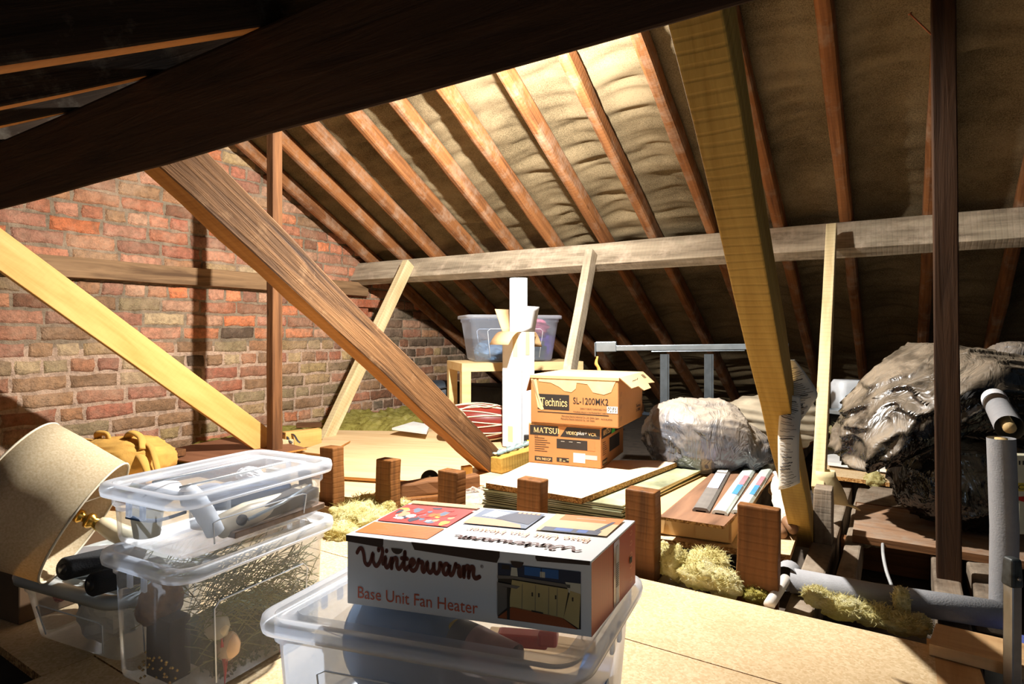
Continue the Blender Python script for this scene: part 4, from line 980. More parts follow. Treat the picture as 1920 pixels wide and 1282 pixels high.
trim_strip('silver threshold strip with blue and pink labels, middle of three', P(1336, 962, z=tz), P(1363, 967, z=tz), P(1424, 873, z=tz), P(1400, 872, z=tz), M_TCLR, [(.28, .46, .02, .4, M_SB, 0), (.47, .66, .02, .4, M_SP, 0)])
trim_strip('silver threshold strip with blue and pink labels, beside the papers', P(1372, 962, z=tz), P(1396, 966, z=tz), P(1454, 876, z=tz), P(1432, 874, z=tz), M_TCLR, [(.28, .46, .02, .4, M_SB, 0), (.47, .66, .02, .4, M_SP, 0)])
# lagged pipe stubs with crumbling white wrap
Lg = thing('lagged_pipe', 'old pipe with crumbling white lagging beside the ochre strut foot', 'pipe', (0, 0, 0))
mb = MB(); pts = bez([P(1447, 880, z=.07), P(1462, 930, z=.06), P(1474, 975, z=.05)], 8); r = random.Random(2)
n_ = 26; loops = []
for i in range(n_ + 1):
    p = pts[min(int(i / n_ * (len(pts) - 1)), len(pts) - 1)].lerp(pts[min(int(i / n_ * (len(pts) - 1)) + 1, len(pts) - 1)], (i / n_ * (len(pts) - 1)) % 1)
    loops.append([p + V((CY, SY, 0)) * (.028 * k * math.cos(q)) + V((0, 0, .028 * k * math.sin(q))) for q, k in [(2 * math.pi * j / 18, 1 + .45 * noise.noise(V((i * .55, j * .8, 1)))) for j in range(18)]])
mb.loft(loops, 0, True, True); mb.build('lagging', plain('crumbling white lagging', (232, 222, 206), .95, 0, .25, 50, .8, bscale=60, bdist=.01), Lg)
for (a, b2) in ((P(1466, 965, z=.05), P(1487, 992, z=.045)), (P(1454, 975, z=.03), P(1466, 1000, z=.03))):
    mb = MB(); mb.tube([a, b2], .016, 14); mb.build('pipe', plain('brown pipe', (128, 92, 62), .6), Lg)
# ---- papers pinned to the ochre strut
def paper(name, label, rows, D0, parent=None, lines=True):
    """rows: list of (left (u, v), right (u, v), depth offset)"""
    L = [bez([P(*a, D=D0 + o) for a, b2, o in rows], 5), bez([P(*b2, D=D0 + o - .02) for a, b2, o in rows], 5)]
    k = 8; loops = []
    for a, b2 in zip(*L):
        nrm = (b2 - a).cross(V((0, 0, 1))).normalized()
        loops.append([a.lerp(b2, i / k) + nrm * (.012 * math.sin(math.pi * i / k)) for i in range(k + 1)])
    mb = MB(); mb.loft(loops, 0, closed=False)
    o = mb.build(name, M_PAPER, parent, solid=.0008)
    if lines:
        mb = MB(); r = random.Random(int(rows[0][0][0]))
        for j in range(2, len(loops) - 1):
            for row_ in (.15, .65):
                if r.random() < .15: continue
                i0 = r.choice((.08, .1, .2)); i1 = r.uniform(.5, .92); pts = []
                for q in range(9):
                    t_ = (i0 + (i1 - i0) * q / 8) * k; i = min(int(t_), k - 1)
                    a = loops[j][i].lerp(loops[j][i + 1], t_ - i); b2 = loops[j + 1][i].lerp(loops[j + 1][i + 1], t_ - i) if j + 1 < len(loops) else a
                    p = a.lerp(b2, row_ + .16 * r.uniform(-.5, .5)); tocam = (V((0, 0, EYE)) - p).normalized(); pts.append(p + tocam * .0022)
                mb.tube(pts, (.0004 if r.random() < .8 else .0009), 4)
        mb.build('writing', M_INK, o)
    return o
tag(paper('paper_sheet', 'long curling sheet of writing pinned to the ochre strut', [((1472, 738), (1500, 742), -.0), ((1463, 765), (1502, 778), -.01), ((1459, 810), (1499, 812), -.03), ((1459, 860), (1498, 858), -.04), ((1460, 918), (1500, 905), -.05)], 1.345), 'long curling sheet of writing pinned to the ochre strut', 'paper')
tag(paper('paper_sheet', 'folded sheet flaring to the right behind the long sheet', [((1474, 676), (1490, 674), .02), ((1473, 715), (1512, 702), .02), ((1474, 748), (1533, 738), .01), ((1484, 778), (1520, 762), .01), ((1496, 800), (1502, 788), .0)], 1.36), 'folded sheet flaring to the right, behind the long pinned sheet', 'paper')
# ---- foot of the narrow pale strut: block, tape and paper collar
timber('timber_block', 'dark timber block standing at the foot of the narrow pale strut', 'timber', (-.205, 2.13, -.02), (-.205, 2.13, .15), .05, .07, M_JOIST, up=(0, 1, 0), seg=3)
mb = MB(); c0 = P(1548, 893, D=2.05)
mb.loft([[c0 + V((CY, SY, 0)) * (a * math.cos(q) + sx) + V((-SY, CY, 0)) * (a * .7 * math.sin(q)) + V((0, 0, zz)) for q in [2 * math.pi * j / 20 for j in range(20)]] for a, zz, sx in ((.030, .02, 0), (.034, .0, 0), (.040, -.03, .012), (.036, -.06, .03), (.03, -.09, .045), (.012, -.10, .09), (.004, -.115, .115))], 0)
tag(mb.build('masking_paper', plain('masking paper', (214, 196, 148), .75, 0, .1, 20, .3), solid=.001), 'crumpled masking paper wrapped round the foot of the narrow pale strut', 'paper')
# ---- right background: steel channel, translucent tub, foam piece
mb = MB(); c = P(1594, 742, D=2.95)
mb.loft([rr_loop(.15, .12, .03, z_) for z_ in (-.07, .06)] + [rr_loop(.13, .10, .025, .078)], 0, True, True)
tag(mb.build('plastic_tub', plain('translucent white tub', (222, 226, 230), .3), M=Matrix.Translation(c) @ RYAW), 'white plastic tub half hidden left of the big black sack', 'tub')
a, b2 = P(1560, 772, D=2.80), P(1625, 768, D=2.95)
timber('steel_channel', 'steel channel under the white plastic tub', 'rail', a, b2, .10, .018, M_STEEL, seg=1, wob=0, bevel=.001)
mb = MB(); crumple(mb, (0, 0, 0), .035, .05, .02, 3, amp=.15)
tag(mb.build('foam_piece', plain('yellow foam', (214, 178, 96), .9, 0, .1, 20, .3), M=Matrix.Translation(P(1682, 886, z=.05)) @ Matrix.Rotation(.6, 4, 'X') @ RYAW), 'chunk of yellow foam at the back edge of the dusty planks', 'foam')
timber('terracotta_tile', 'ribbed orange tile edge behind the papers', 'tile', P(1502, 832, z=.06), P(1530, 815, z=.06), .03, .05, plain('terracotta', (204, 128, 70), .8, 0, .2, 60), seg=1, wob=0)
# ---- black sacks
def drape(s, d_):
    q = s.copy()
    if q.x < -.1: q.z -= (-.1 - q.x) * .75; q.x *= .95
    return q
c = P(1800, 735, D=1.98)
sack('rubbish_sack', 'big dusty black sack lying on top at the right, behind the dark post', c, (.36, .26, .155), 4.4, M_SACKB, nu=150, nv=90, shape=drape, crease=.17, M=Matrix.Rotation(YAW + .05, 4, 'Z') @ Matrix.Rotation(.10, 4, 'Y'))
c = P(1800, 900, D=1.93)
sack('rubbish_sack', 'black sack standing on the dusty plank underneath the big one', V((c.x, c.y + .05, .165)), (.19, .17, .155), 9.2, M_SACKB, crease=.16, M=RYAW)
sack('rubbish_sack', 'grey tied neck of a sack at the top right edge', P(1905, 665, D=2.05), (.085, .07, .045), 12.7, M_SACKG, nu=60, nv=36, crease=.12, M=RYAW)
# ---- grey lagged water pipe
M_FOAM = plain('grey pipe foam', (152, 152, 154), .85, 0, .06, 60, .5, bscale=260, bdist=.0015)
Pp = thing('insulated_pipe', 'grey foam lagged pipe running low across the joists then straight up at the right', 'pipe', (0, 0, 0))
px, pz_ = .192, .012
mb = MB(); mb.tube([(-.235, 1.665, pz_), (-.05, 1.68, pz_ - .003), (.205, 1.715, pz_)], .030, 26); mb.build('low_lagging', M_FOAM, Pp)
mb = MB(); mb.tube([(px, 1.735, .0), (px + .002, 1.737, .2), (px - .004, 1.735, .40)], .0265, 26, cap=False)
mb.tube([(px - .004, 1.735, .0), (px - .004, 1.735, .40)], .012, 14, 1); mb.build('upright_lagging', [M_FOAM, M_CREAM], Pp)
mb = MB(); mb.tube([P(1893, 802, D=1.37), P(1868, 757, D=1.62)], .028, 26, cap=False); mb.tube([P(1893, 802, D=1.37), P(1868, 757, D=1.62)], .013, 12, 1); mb.build('top_lagging', [M_FOAM, M_CREAM], Pp)
mb = MB(); mb.tube([P(1868, 757, D=1.62), P(1864, 748, D=1.68)], .0295, 26, 0, cap=False); mb.build('white_collar', M_WHITE, Pp)
mb = MB(); mb.tube([P(1442, 1134, z=.006), P(1473, 1085, z=.02)], .0125, 14); mb.tube([P(1473, 1085, z=.02), P(1480, 1072, z=.012)], .03, 18, 1, cap=False)
mb.build('white_pipe_end', [plain('white pipe', (226, 216, 204), .4), M_FOAM], Pp)
# ---- ladder and things at the right edge
Ld = thing('ladder', 'aluminium loft ladder stile with a worn black cap at the lower right', 'ladder', P(1898, 1090, D=1.1), YAW)
M_ALU = plain('worn aluminium', (168, 166, 164), .38, .7, .12, 30, .1)
mb = MB(); mb.box((0, 0, -.40), (.019, .022, .82)); mb.build('stile', M_ALU, Ld, bevel=.003)
mb = MB(); mb.box((.016, .018, -.42), (.005, .03, .80)); mb.build('stile_flange', M_ALU, Ld)
mb = MB(); mb.lathe([(.02, 0), (.0205, .03), (.017, .047), (.01, .05)], Matrix.Scale(1.3, 4, (0, 1, 0)), 4); 
mb = MB(); mb.box((0, 0, .018), (.024, .027, .052), taper=.82); mb.build('end_cap', plain('worn black cap', (58, 62, 62), .5, 0, .8, 45), Ld, bevel=.005, seg=3)
mb = MB(); mb.tube([(0, -.017, .01), (0, -.014, .01)], .003, 12); mb.build('rivet', M_ALU, Ld)
c = P(1912, 895, D=1.62)
B = Carton('printed_packet', 'white printed packet with a red corner at the right edge', 'packet', V((c.x - .01, c.y - .02, .1)), V((c.x + .12, c.y + .05, .1)), .03, .21)
mb = MB(); mb.box((B.w / 2, .015, .15), (B.w, .03, .12)); mb.box((B.w / 2, .015, .045), (B.w * .9, .028, .09)); mb.build('body', plain('cream packet', (226, 220, 190), .5), B.root, bevel=.002)
mb = MB(); patch(mb, (.0, 0, .115), FU, FV, B.w, .022, 0, .001)
put_text(mb, 'CHST', (.004, 0, .12), FU, FV, width=.06, size=.018, mat=1, off=.0015); put_text(mb, 'IIIIII', (.006, 0, .185), FU, FV, width=.05, size=.016, mat=1, off=.0015)
mb.quad((.0, -.001, .10), (.0, -.001, .092), (.06, -.001, .076), (.06, -.001, .105), 2)
mb.build('printed_lettering', [plain('yellow band', (220, 196, 74), .5), M_INK, M_RED], B.root)
mb = MB(); c = P(1914, 1212, D=1.28); mb.box((.03, 0, 0), (.09, .05, .03)); tag(mb.build('paint_tin', plain('blue tin', (96, 110, 190), .3, .2), bevel=.004, M=Matrix.Translation(c) @ RYAW), 'small blue box at the right edge behind the ladder', 'box')
# ================================================================ FOREGROUND
def rect_frame(A, B, C):
    """rim rectangle from front left A, front right B, back right C -> centre, yaw, width, depth"""
    A, B, C = V(A), V(B), V(C)
    x = B - A; x.z = 0; rz = math.atan2(x.y, x.x); y = V((-math.sin(rz), math.cos(rz), 0)); d = (C - B).dot(y); w = x.length
    return (A + B) / 2 + y * d / 2, rz, w, d
# ---- front bin with the heater carton on it
ZF = .20
fc, frz, fw, fd = rect_frame(P(468, 1158, z=ZF), P(1090, 1264, z=ZF), P(1232, 1078, z=ZF))
FB = storage_bin('storage_bin', 'large clear lidded bin in the front, carrying the fan heater carton', V((fc.x, fc.y, .001)), frz, fw, fd, ZF - .001, taper=.93, r=.035, tub=M_BINF)
SKB = .14
warp(FB, lambda v: V((v.x + SKB * (v.y + fd / 2), v.y, v.z)))
def inF(x, y, z): return V((fc.x, fc.y, 0)) + RZ(frz) @ V((x * fw / 2 + SKB * (y + 1) * fd / 2, y * fd / 2, z))
HC = Carton('heater_carton', 'white and orange fan heater carton lying on the front clear bin', 'carton', P(651, 1131, z=ZF + .003), P(1109, 1195, z=ZF + .003), .208, .107)
w, d, h = HC.w, HC.d, HC.h
M_HW = plain('white coated card', (226, 228, 230), .32, 0, .02, 6); M_HB = plain('painted dark gap', (64, 48, 40), .7)
M_HO = plain('orange coated card', (222, 96, 44), .3, 0, .04, 6, 0)
def stripes(name, c1, c2, sc, axis):
    t = NT(name); co = t.n('TexCoord').outputs['Object']
    wv = t.n('TexWave', {'Vector': co, 'Scale': sc, 'Distortion': .0}, wave_type='BANDS', bands_direction=axis).outputs['Fac']
    b = t.bsdf(Base_Color=t.mix(wv, lin(c1), lin(c2)), Roughness=.35); return t.m
mb = MB()
mb.add([V((x, y, z)) for z in (0, h) for x, y in ((0, 0), (w, 0), (w, d), (0, d))], [(3, 2, 1, 0), (4, 5, 6, 7), (0, 1, 5, 4), (2, 3, 7, 6), (3, 0, 4, 7)], 0)
mb.add([V((w, 0, 0)), V((w, d, 0)), V((w, d, h)), V((w, 0, h))], [(0, 1, 2, 3)], 1)
mb.build('body', [M_HW, stripes('orange corrugated side', (224, 100, 48), (198, 82, 36), 60.0, 'Y')], HC.root, bevel=.0015)
mb = MB()                                     # lid, lifted a little, tucks into the front
mb.slab([(-.001, -.003, h + .004), (w + .001, -.003, h + .003), (w, d, h + .001), (0, d, h + .001)], .0035, 0)
mb.build('lid', [M_HW], HC.root, bevel=.001)
mb = MB()  # shade in the gap under the lid, painted as dark strips
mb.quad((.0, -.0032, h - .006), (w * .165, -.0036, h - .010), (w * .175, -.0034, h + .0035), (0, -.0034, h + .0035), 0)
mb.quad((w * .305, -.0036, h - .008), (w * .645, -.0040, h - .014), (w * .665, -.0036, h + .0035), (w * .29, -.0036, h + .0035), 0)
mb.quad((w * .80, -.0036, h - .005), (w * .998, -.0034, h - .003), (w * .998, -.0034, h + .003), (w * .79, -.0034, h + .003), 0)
mb.build('lid_shadow_gap', [M_HB], HC.root)['label'] = 'dark strips painted for the shade gap under the lid'
for x0, x1 in ((.172, .292), (.658, .795)):
    mb = MB(); mb.slab([(w * x0, -.0042, h - .007), (w * x1, -.0042, h - .007), (w * x1, -.004, h + .004), (w * x0, -.004, h + .004)], -.0012, 0)
    c_ = [(w * (x0 + x1) / 2 + .010 * math.cos(a), -.0056, h - .008 + .009 * math.sin(a)) for a in [math.pi + math.pi * i / 10 for i in range(11)]]
    mb.add(c_, [tuple(range(11))], 1)
    mb.build('lid_tab', [M_HW, M_HB], HC.root)
mb = MB()
M_BRN, M_ORT = plain('maroon print', (92, 36, 28), .4), plain('orange lettering', (214, 98, 62), .4)
ribbons(mb, WINTER, .36, (w * .057, 0, h * .60), FU, (0, 0, 1), w * .525 / 12.85, h * .172, 0, .0008, 5)
mb.build('brand_lettering', [M_BRN, M_ORT], HC.root)
mb = MB()
put_text(mb, 'Base Unit Fan Heater', (w * .05, 0, h * .11), FU, FV, width=w * .515, size=h * .25, mat=1, off=.0008)
mb.build('caption_lettering', [M_BRN, M_ORT], HC.root)
mb = MB(); put_text(mb, '®', (w * .575, 0, h * .76), FU, FV, size=.007, mat=0, off=.0008)
mb.build('trade_mark_sign', [M_BRN, M_ORT], HC.root)
# printed kitchen picture
px0, px1, pz0, pz1 = w * .645, w * .962, h * .09, h * .86
KM = [plain('print navy', (30, 44, 70), .35), plain('print cream', (188, 168, 112), .35), plain('print floor', (152, 74, 30), .35), plain('print dark', (40, 36, 32), .35), plain('print blue', (40, 96, 160), .35), plain('print pale', (202, 198, 178), .35), plain('print grey', (110, 104, 96), .35)]
mb = MB()
def KP(pts, m, o_=1): mb.add([V((px0 + (px1 - px0) * x, -.0004 - .00025 * o_, pz0 + (pz1 - pz0) * z)) for x, z in pts], [tuple(range(len(pts)))], m)
KP([(0, 0), (1, 0), (1, 1), (0, 1)], 3)
KP([(.0, .78), (1, .74), (1, 1), (0, 1)], 0, 2); KP([(.33, .84), (.74, .83), (.74, .99), (.33, .99)], 4, 3); KP([(.05, .9), (.15, .9), (.15, .98), (.05, .98)], 3, 3)
KP([(.16, .8), (.25, .8), (.24, .95), (.17, .95)], 5, 4); KP([(.52, .83), (.58, .83), (.58, .93), (.52, .93)], 5, 4); KP([(.53, .83), (.54, .83), (.54, .99), (.53, .99)], 3, 4)
KP([(.0, .72), (.2, .75), (.88, .70), (.88, .76), (.2, .8), (0, .78)], 6, 5); KP([(.86, .62), (1, .6), (1, .80), (.82, .80)], 5, 5)
KP([(.14, .24), (.80, .16), (.86, .68), (.18, .73)], 1, 6)
KP([(.80, .16), (.98, .02), (1, .62), (.88, .66)], 1, 6)
for x in (.30, .46, .62, .72): KP([(x, .23 - .1 * (x - .3)), (x + .006, .23 - .1 * (x - .3)), (x + .012, .68), (x + .006, .68)], 6, 7)
for x in (.42, .5, .7, .9): KP([(x, .48), (x + .018, .48), (x + .018, .55), (x, .55)], 3, 7)
KP([(0, .02), (.97, .0), (.78, .17), (.18, .25)], 2, 6); KP([(0, .05), (.14, .25), (.12, .58), (0, .60)], 6, 6); KP([(.0, .60), (.24, .58), (.28, .63), (.0, .66)], 6, 8); KP([(.12, .02), (.155, .02), (.155, .59), (.12, .59)], 3, 8)
KP([(.42, .21), (.56, .195), (.56, .22), (.42, .235)], 3, 8)
mb.build('printed_picture', KM, HC.root)['label'] = 'printed kitchen photograph on the front'
# top print
HT = h + .0042
mb = MB(); TM = [plain('print orange', (240, 128, 62), .4), plain('print peach', (246, 176, 138), .4), plain('print red', (220, 70, 66), .4), plain('print steel', (120, 134, 158), .4), plain('print skin', (234, 172, 136), .4), plain('print yellow', (244, 196, 92), .4), plain('print slate', (66, 74, 96), .4), plain('print wheat', (226, 190, 146), .4), plain('print cobalt', (64, 104, 178), .4), M_BRN, plain('print white', (240, 240, 240), .4)]
def TPq(pts, m, o_=1): mb.add([V((w * x, d * y, HT + .0002 * o_)) for x, y in pts], [tuple(range(len(pts)))], m)
TPq([(.015, .06), (.335, .06), (.335, .33), (.015, .33)], 0); TPq([(.015, .90), (.335, .90), (.335, .99), (.015, .99)], 1)
for i in range(7): TPq([(.32 - .02 * (i % 3) - .2, .08 + .035 * i), (.325, .08 + .035 * i), (.325, .085 + .035 * i), (.32 - .02 * (i % 3) - .2, .085 + .035 * i)], 1, 2)
TPq([(.015, .37), (.335, .37), (.335, .86), (.015, .86)], 2)
r = random.Random(9)
for i in range(34):
    x, y, a, b2 = r.uniform(.04, .31), r.uniform(.41, .82), r.uniform(.012, .034), r.uniform(.03, .08)
    TPq([(min(max(x + a * q * math.cos(t_), .017), .333), min(max(y + b2 * q * math.sin(t_), .372), .858)) for t_, q in [(2 * math.pi * k / 9, r.uniform(.6, 1.1)) for k in range(9)]], r.choice((5, 2, 6, 1, 3, 0, 10, 3, 2)), 2 + i * .06)
TPq([(.37, .5), (.64, .5), (.64, .92), (.37, .92)], 3); TPq([(.37, .5), (.62, .5), (.60, .58), (.5, .66), (.37, .68)], 4, 2); TPq([(.47, .68), (.63, .60), (.64, .86), (.52, .9)], 6, 3); TPq([(.4, .72), (.47, .70), (.50, .86), (.42, .9)], 10, 3)
for i in range(5): TPq([(.53 + .02 * i, .86), (.543 + .02 * i, .86), (.543 + .02 * i, .91), (.53 + .02 * i, .91)], 4, 4)
TPq([(.68, .5), (.965, .5), (.965, .95), (.68, .95)], 7); TPq([(.72, .80), (.965, .80), (.965, .95), (.72, .95)], 0, 2); TPq([(.70, .5), (.93, .5), (.93, .60), (.70, .60)], 6, 2); TPq([(.75, .52), (.82, .52), (.82, .59), (.75, .59)], 8, 3); TPq([(.84, .52), (.88, .52), (.88, .59), (.84, .59)], 8, 3); TPq([(.90, .6), (.92, .6), (.945, .85), (.93, .85)], 6, 3); TPq([(.78, .87), (.9, .87), (.9, .875), (.78, .875)], 10, 3)
ribbons(mb, WINTER, .3, (w * .92, d * .21, HT), (-1, 0, 0), (0, -1, 0), w * .5 / 12.6, d * .055, 9, .0006, 4)
put_text(mb, 'Base Unit Fan Heater', (w * .92, d * .42, HT), (-1, 0, 0), (0, -1, 0), width=w * .5, size=d * .13, mat=1, off=.0006)
mb.build('printed_top', TM, HC.root)['label'] = 'printed panels and pictures on the lid'
mb = MB(); patch(mb, HC.right(d * .45, .002), RU, FV, d * .13, h * .96, 0, .0008); patch(mb, HC.right(d * .50, h * .05), RU, FV, d * .06, h * .85, 1, .0011)
for i in range(12): patch(mb, HC.right(d * .50, h * (.3 + .03 * i)), RU, FV, d * .055, h * .012, 2, .0014)
mb.build('side_label', [plain('clear tape', (186, 150, 130), .15), plain('pale label', (206, 200, 196), .35), M_INK], HC.root)['label'] = 'taped barcode strip on the orange end'
mb = MB()
for i, zz in enumerate((.12, .34, .52, .7, .86)): ribbons(mb, [[(0, .2), (.5, 0), (1, .4), (.8, 1), (.2, .9)]], .18, HC.right(d * .84, h * zz), RU, FV, d * .05, h * .06, 3, .0012, 3)
patch(mb, HC.right(d * .83, h * .42), RU, FV, d * .06, h * .09, 2, .0013)
mb.build('printed_symbols', [M_HW, M_HW, M_INK, plain('pale orange print', (240, 170, 120), .4)], HC.root)
warp(HC.root, lambda v: V((v.x + v.y / HC.d * (.015 + .030 * v.x / HC.w), v.y, v.z)))
# ---- contents of the front bin
def content(name, label, cat, mb, mats, group=None, **k): return tag(mb.build(name, mats, **k), label, cat, group)
mb = MB(); c = inF(-.36, -.05, .105)
mb.lathe([(.02, .098), (.10, .094), (.122, .088), (.128, .08), (.124, .074), (.122, .0), (.11, -.09), (.02, -.10)], Matrix.Translation(c) @ Matrix.Rotation(.75, 4, V((CY, SY, 0))) @ Matrix.Scale(.8, 4), 44, mat=0)
content('cooking_pot', 'round grey blue pot lying in the left half of the front bin', 'pot', mb, plain('blue grey enamel', (136, 160, 190), .28, .25, .1, 5))
mb = MB(); a, b2 = inF(.05, -.30, .155), inF(.62, -.52, .135)
mb.tube([a, a + (b2 - a) * .02, a + (b2 - a) * .25], [.012, .03, .032], 20, 0); mb.tube([a + (b2 - a) * .25, a + (b2 - a) * .75], .032, 20, 1); mb.tube([a + (b2 - a) * .75, a + (b2 - a) * .8, b2], [.032, .018, .006], 16, 2)
content('sealant_tube', 'pinkish sealant tube with a grey cap in the front bin', 'tube', mb, [M_TGREY, plain('pinkish tube', (196, 150, 138), .5, 0, .25, 40), M_TGREY])
mb = MB(); mb.box((0, 0, 0), (.08, .03, .02)); mb.box((.04, .0, .008), (.03, .036, .024))
content('clamp', 'bright orange red plastic clamp in the right of the front bin', 'tool', mb, plain('orange red plastic', (236, 72, 40), .35), bevel=.005, M=Matrix.Translation(inF(.46, -.2, .16)) @ Matrix.Rotation(frz + .15, 4, 'Z'))
mb = MB(); mb.tube([inF(.02, -.2, .165), inF(.12, -.35, .15)], .012, 12); content('screwdriver', 'yellow handled tool in the middle of the front bin', 'tool', mb, plain('yellow plastic', (226, 184, 52), .4))
mb = MB(); crumple(mb, inF(.1, -.55, .07), .10, .05, .05, 5, amp=.3); content('plastic_wrap', 'grey wrapped bundle low in the middle of the front bin', 'package', mb, plain('grey wrap', (96, 104, 118), .3, 0, .4, 20))
mb = MB(); mb.box((0, 0, 0), (.05, .10, .07)); content('small_box', 'blue and white box at the right end of the front bin', 'box', mb, plain('blue box', (72, 118, 176), .5, 0, .2, 12), bevel=.003, M=Matrix.Translation(inF(.80, .25, .05)) @ Matrix.Rotation(frz, 4, 'Z'))
mb = MB(); mb.box((0, 0, 0), (.20, .18, .05)); content('small_box', 'tan cardboard box at the back right of the front bin', 'box', mb, M_CARDL, bevel=.003, M=Matrix.Translation(inF(.36, .42, .05)) @ Matrix.Rotation(frz + .1, 4, 'Z'))
mb = MB(); c = inF(-.05, -.2, .06); crumple(mb, c, .06, .08, .05, 8, amp=.3); content('cloth', 'white cloth bundle in the middle of the front bin', 'cloth', mb, M_WHITE2)

# ---- stacked pair of bins at the left
ZL, ZU = .245, .366
sc_, srz, sw, sd = rect_frame(P(338, 1078, z=ZL), P(636, 966, z=ZL), P(488, 928, z=ZL))
# depth from the left corner
Lc = P(182, 1028, z=ZL); yv = V((-math.sin(srz), math.cos(srz), 0)); sd = (Lc - P(338, 1078, z=ZL)).dot(yv)
sc_ = (P(338, 1078, z=ZL) + P(636, 966, z=ZL)) / 2 + yv * sd / 2
LBn = storage_bin('storage_bin', 'tall clear bin of Christmas greenery, lower of the stacked pair', V((sc_.x, sc_.y, .001)), srz, sw, sd, ZL - .001, taper=.92, r=.03)
UBn = storage_bin('storage_bin', 'shallow clear lidded bin, upper of the stacked pair at the left', V((sc_.x, sc_.y, ZL + .0015)) + V((-.004, .0, 0)), srz, sw, sd, ZU - ZL - .0015, taper=.94, r=.03)
def inS(x, y, z): return V((sc_.x, sc_.y, 0)) + RZ(srz) @ V((x * sw / 2, y * sd / 2, z))
SR = Matrix.Rotation(srz, 4, 'Z')
zb = ZL + .012
# upper bin contents
mb = MB(); mb.lathe([(.022, 0), (.030, .06), (.034, .075), (.030, .078)], Matrix.Translation(inS(-.62, .62, zb)), 28)
content('plastic_pot', 'cream pot at the left end of the upper bin', 'pot', mb, plain('cream pot', (214, 200, 160), .5))
mb = MB(); c = inS(-.58, .5, zb + .075)
mb.lathe([(.0, .018), (.028, .016), (.044, .008), (.046, 0), (.03, -.014), (0, -.018)], Matrix.Translation(c) @ Matrix.Rotation(.25, 4, 'X'), 30); content('round_cover', 'white rounded lid with a dark band at the left of the upper bin', 'lid', mb, M_WHITE)
mb = MB(); mb.tube(bez([inS(-.93, .35, zb + .055), inS(-.80, .0, zb + .048), inS(-.62, -.3, zb + .06)], 6), .006, 8, flat=.5); content('strap', 'dark blue strap at the left of the upper bin', 'strap', mb, plain('navy strap', (44, 62, 84), .6))
mb = MB(); mb.tube(bez([inS(-.56, -.20, zb + .092), inS(-.56, -.45, zb + .075), inS(-.52, -.62, zb + .045), inS(-.47, -.66, zb + .02)], 6), [.018] * 7 + [.017] * 5 + [.016] * 6 + [.012], 16)
content('foam_roll', 'thick white fluffy roll standing in the upper bin', 'roll', mb, plain('white fleece', (240, 242, 244), .95, 0, .05, 20, .5))
mb = MB(); mb.lathe([(.0, .0), (.034, .0), (.036, .02), (.036, .045), (.030, .066), (.015, .076), (0, .078)], Matrix.Translation(inS(-.25, -.1, zb + .015)), 28)
content('glass_jar', 'clear dome shaped jar in the middle of the upper bin', 'jar', mb, clear_plastic('jar glass', (250, 252, 255), .12, .7, .08))
T_ = thing('appliance', 'cream and dark hand appliance with a round hub in the upper bin', 'appliance', inS(-.05, -.55, zb + .03), srz)
mb = MB(); mb.tube([(-.055, 0, -.005), (.0, 0, 0), (.10, .005, .006), (.18, .01, .018)], [.022, .026, .016, .010], 18); mb.build('housing', plain('cream plastic', (224, 206, 176), .4), T_)
mb = MB(); mb.lathe([(.004, -.002), (.010, -.002), (.010, .004), (.004, .004)], Matrix.Translation((-.03, -.024, .004)) @ Matrix.Rotation(math.pi / 2, 4, 'X'), 18); mb.build('hub', M_BLACK, T_)
mb = MB(); mb.tube([(-.02, -.03, .003), (.06, -.03, .014), (.15, -.012, .026)], .0035, 8); mb.build('rod', M_STEEL, T_)
mb = MB(); mb.box((0, 0, 0), (.20, .09, .038)); content('tool_case', 'dark blue flat case lying in the upper bin', 'case', mb, plain('navy case', (52, 74, 104), .35, 0, .2, 10), bevel=.01, M=Matrix.Translation(inS(.18, .05, zb + .052)) @ SR @ Matrix.Rotation(.12, 4, 'Y'))
mb = MB(); mb.box((0, 0, 0), (.17, .07, .022)); mb.box((.08, -.0, .02), (.014, .03, .05)); mb.box((-.01, -.02, .012), (.10, .03, .02))
content('hand_saw', 'black tool with an upright handle at the right of the upper bin', 'tool', mb, plain('black tool', (58, 56, 56), .35, 0, .4, 30), bevel=.004, M=Matrix.Translation(inS(.42, -.42, zb + .030)) @ SR @ Matrix.Rotation(-.1, 4, 'Y'))
mb = MB(); mb.box((0, 0, 0), (.22, .05, .012)); content('blade_pack', 'brown flat pack on the floor of the upper bin', 'package', mb, plain('brown pack', (128, 106, 90), .3, 0, .4, 40), bevel=.002, M=Matrix.Translation(inS(.28, -.62, zb + .012)) @ SR)
mb = MB(); crumple(mb, inS(.44, .25, zb + .078), .035, .022, .016, 9, amp=.2); content('cloth', 'small white pad lying on top in the upper bin', 'cloth', mb, M_WHITE2)
mb = MB(); mb.box((0, 0, 0), (.018, .06, .06)); mb.box((.03, 0, .0), (.016, .06, .07)); content('booklet', 'pale booklets standing at the right end of the upper bin', 'booklet', mb, plain('pale booklet', (216, 210, 200), .6, 0, .3, 60), bevel=.001, M=Matrix.Translation(inS(.72, .3, zb + .04)) @ SR)
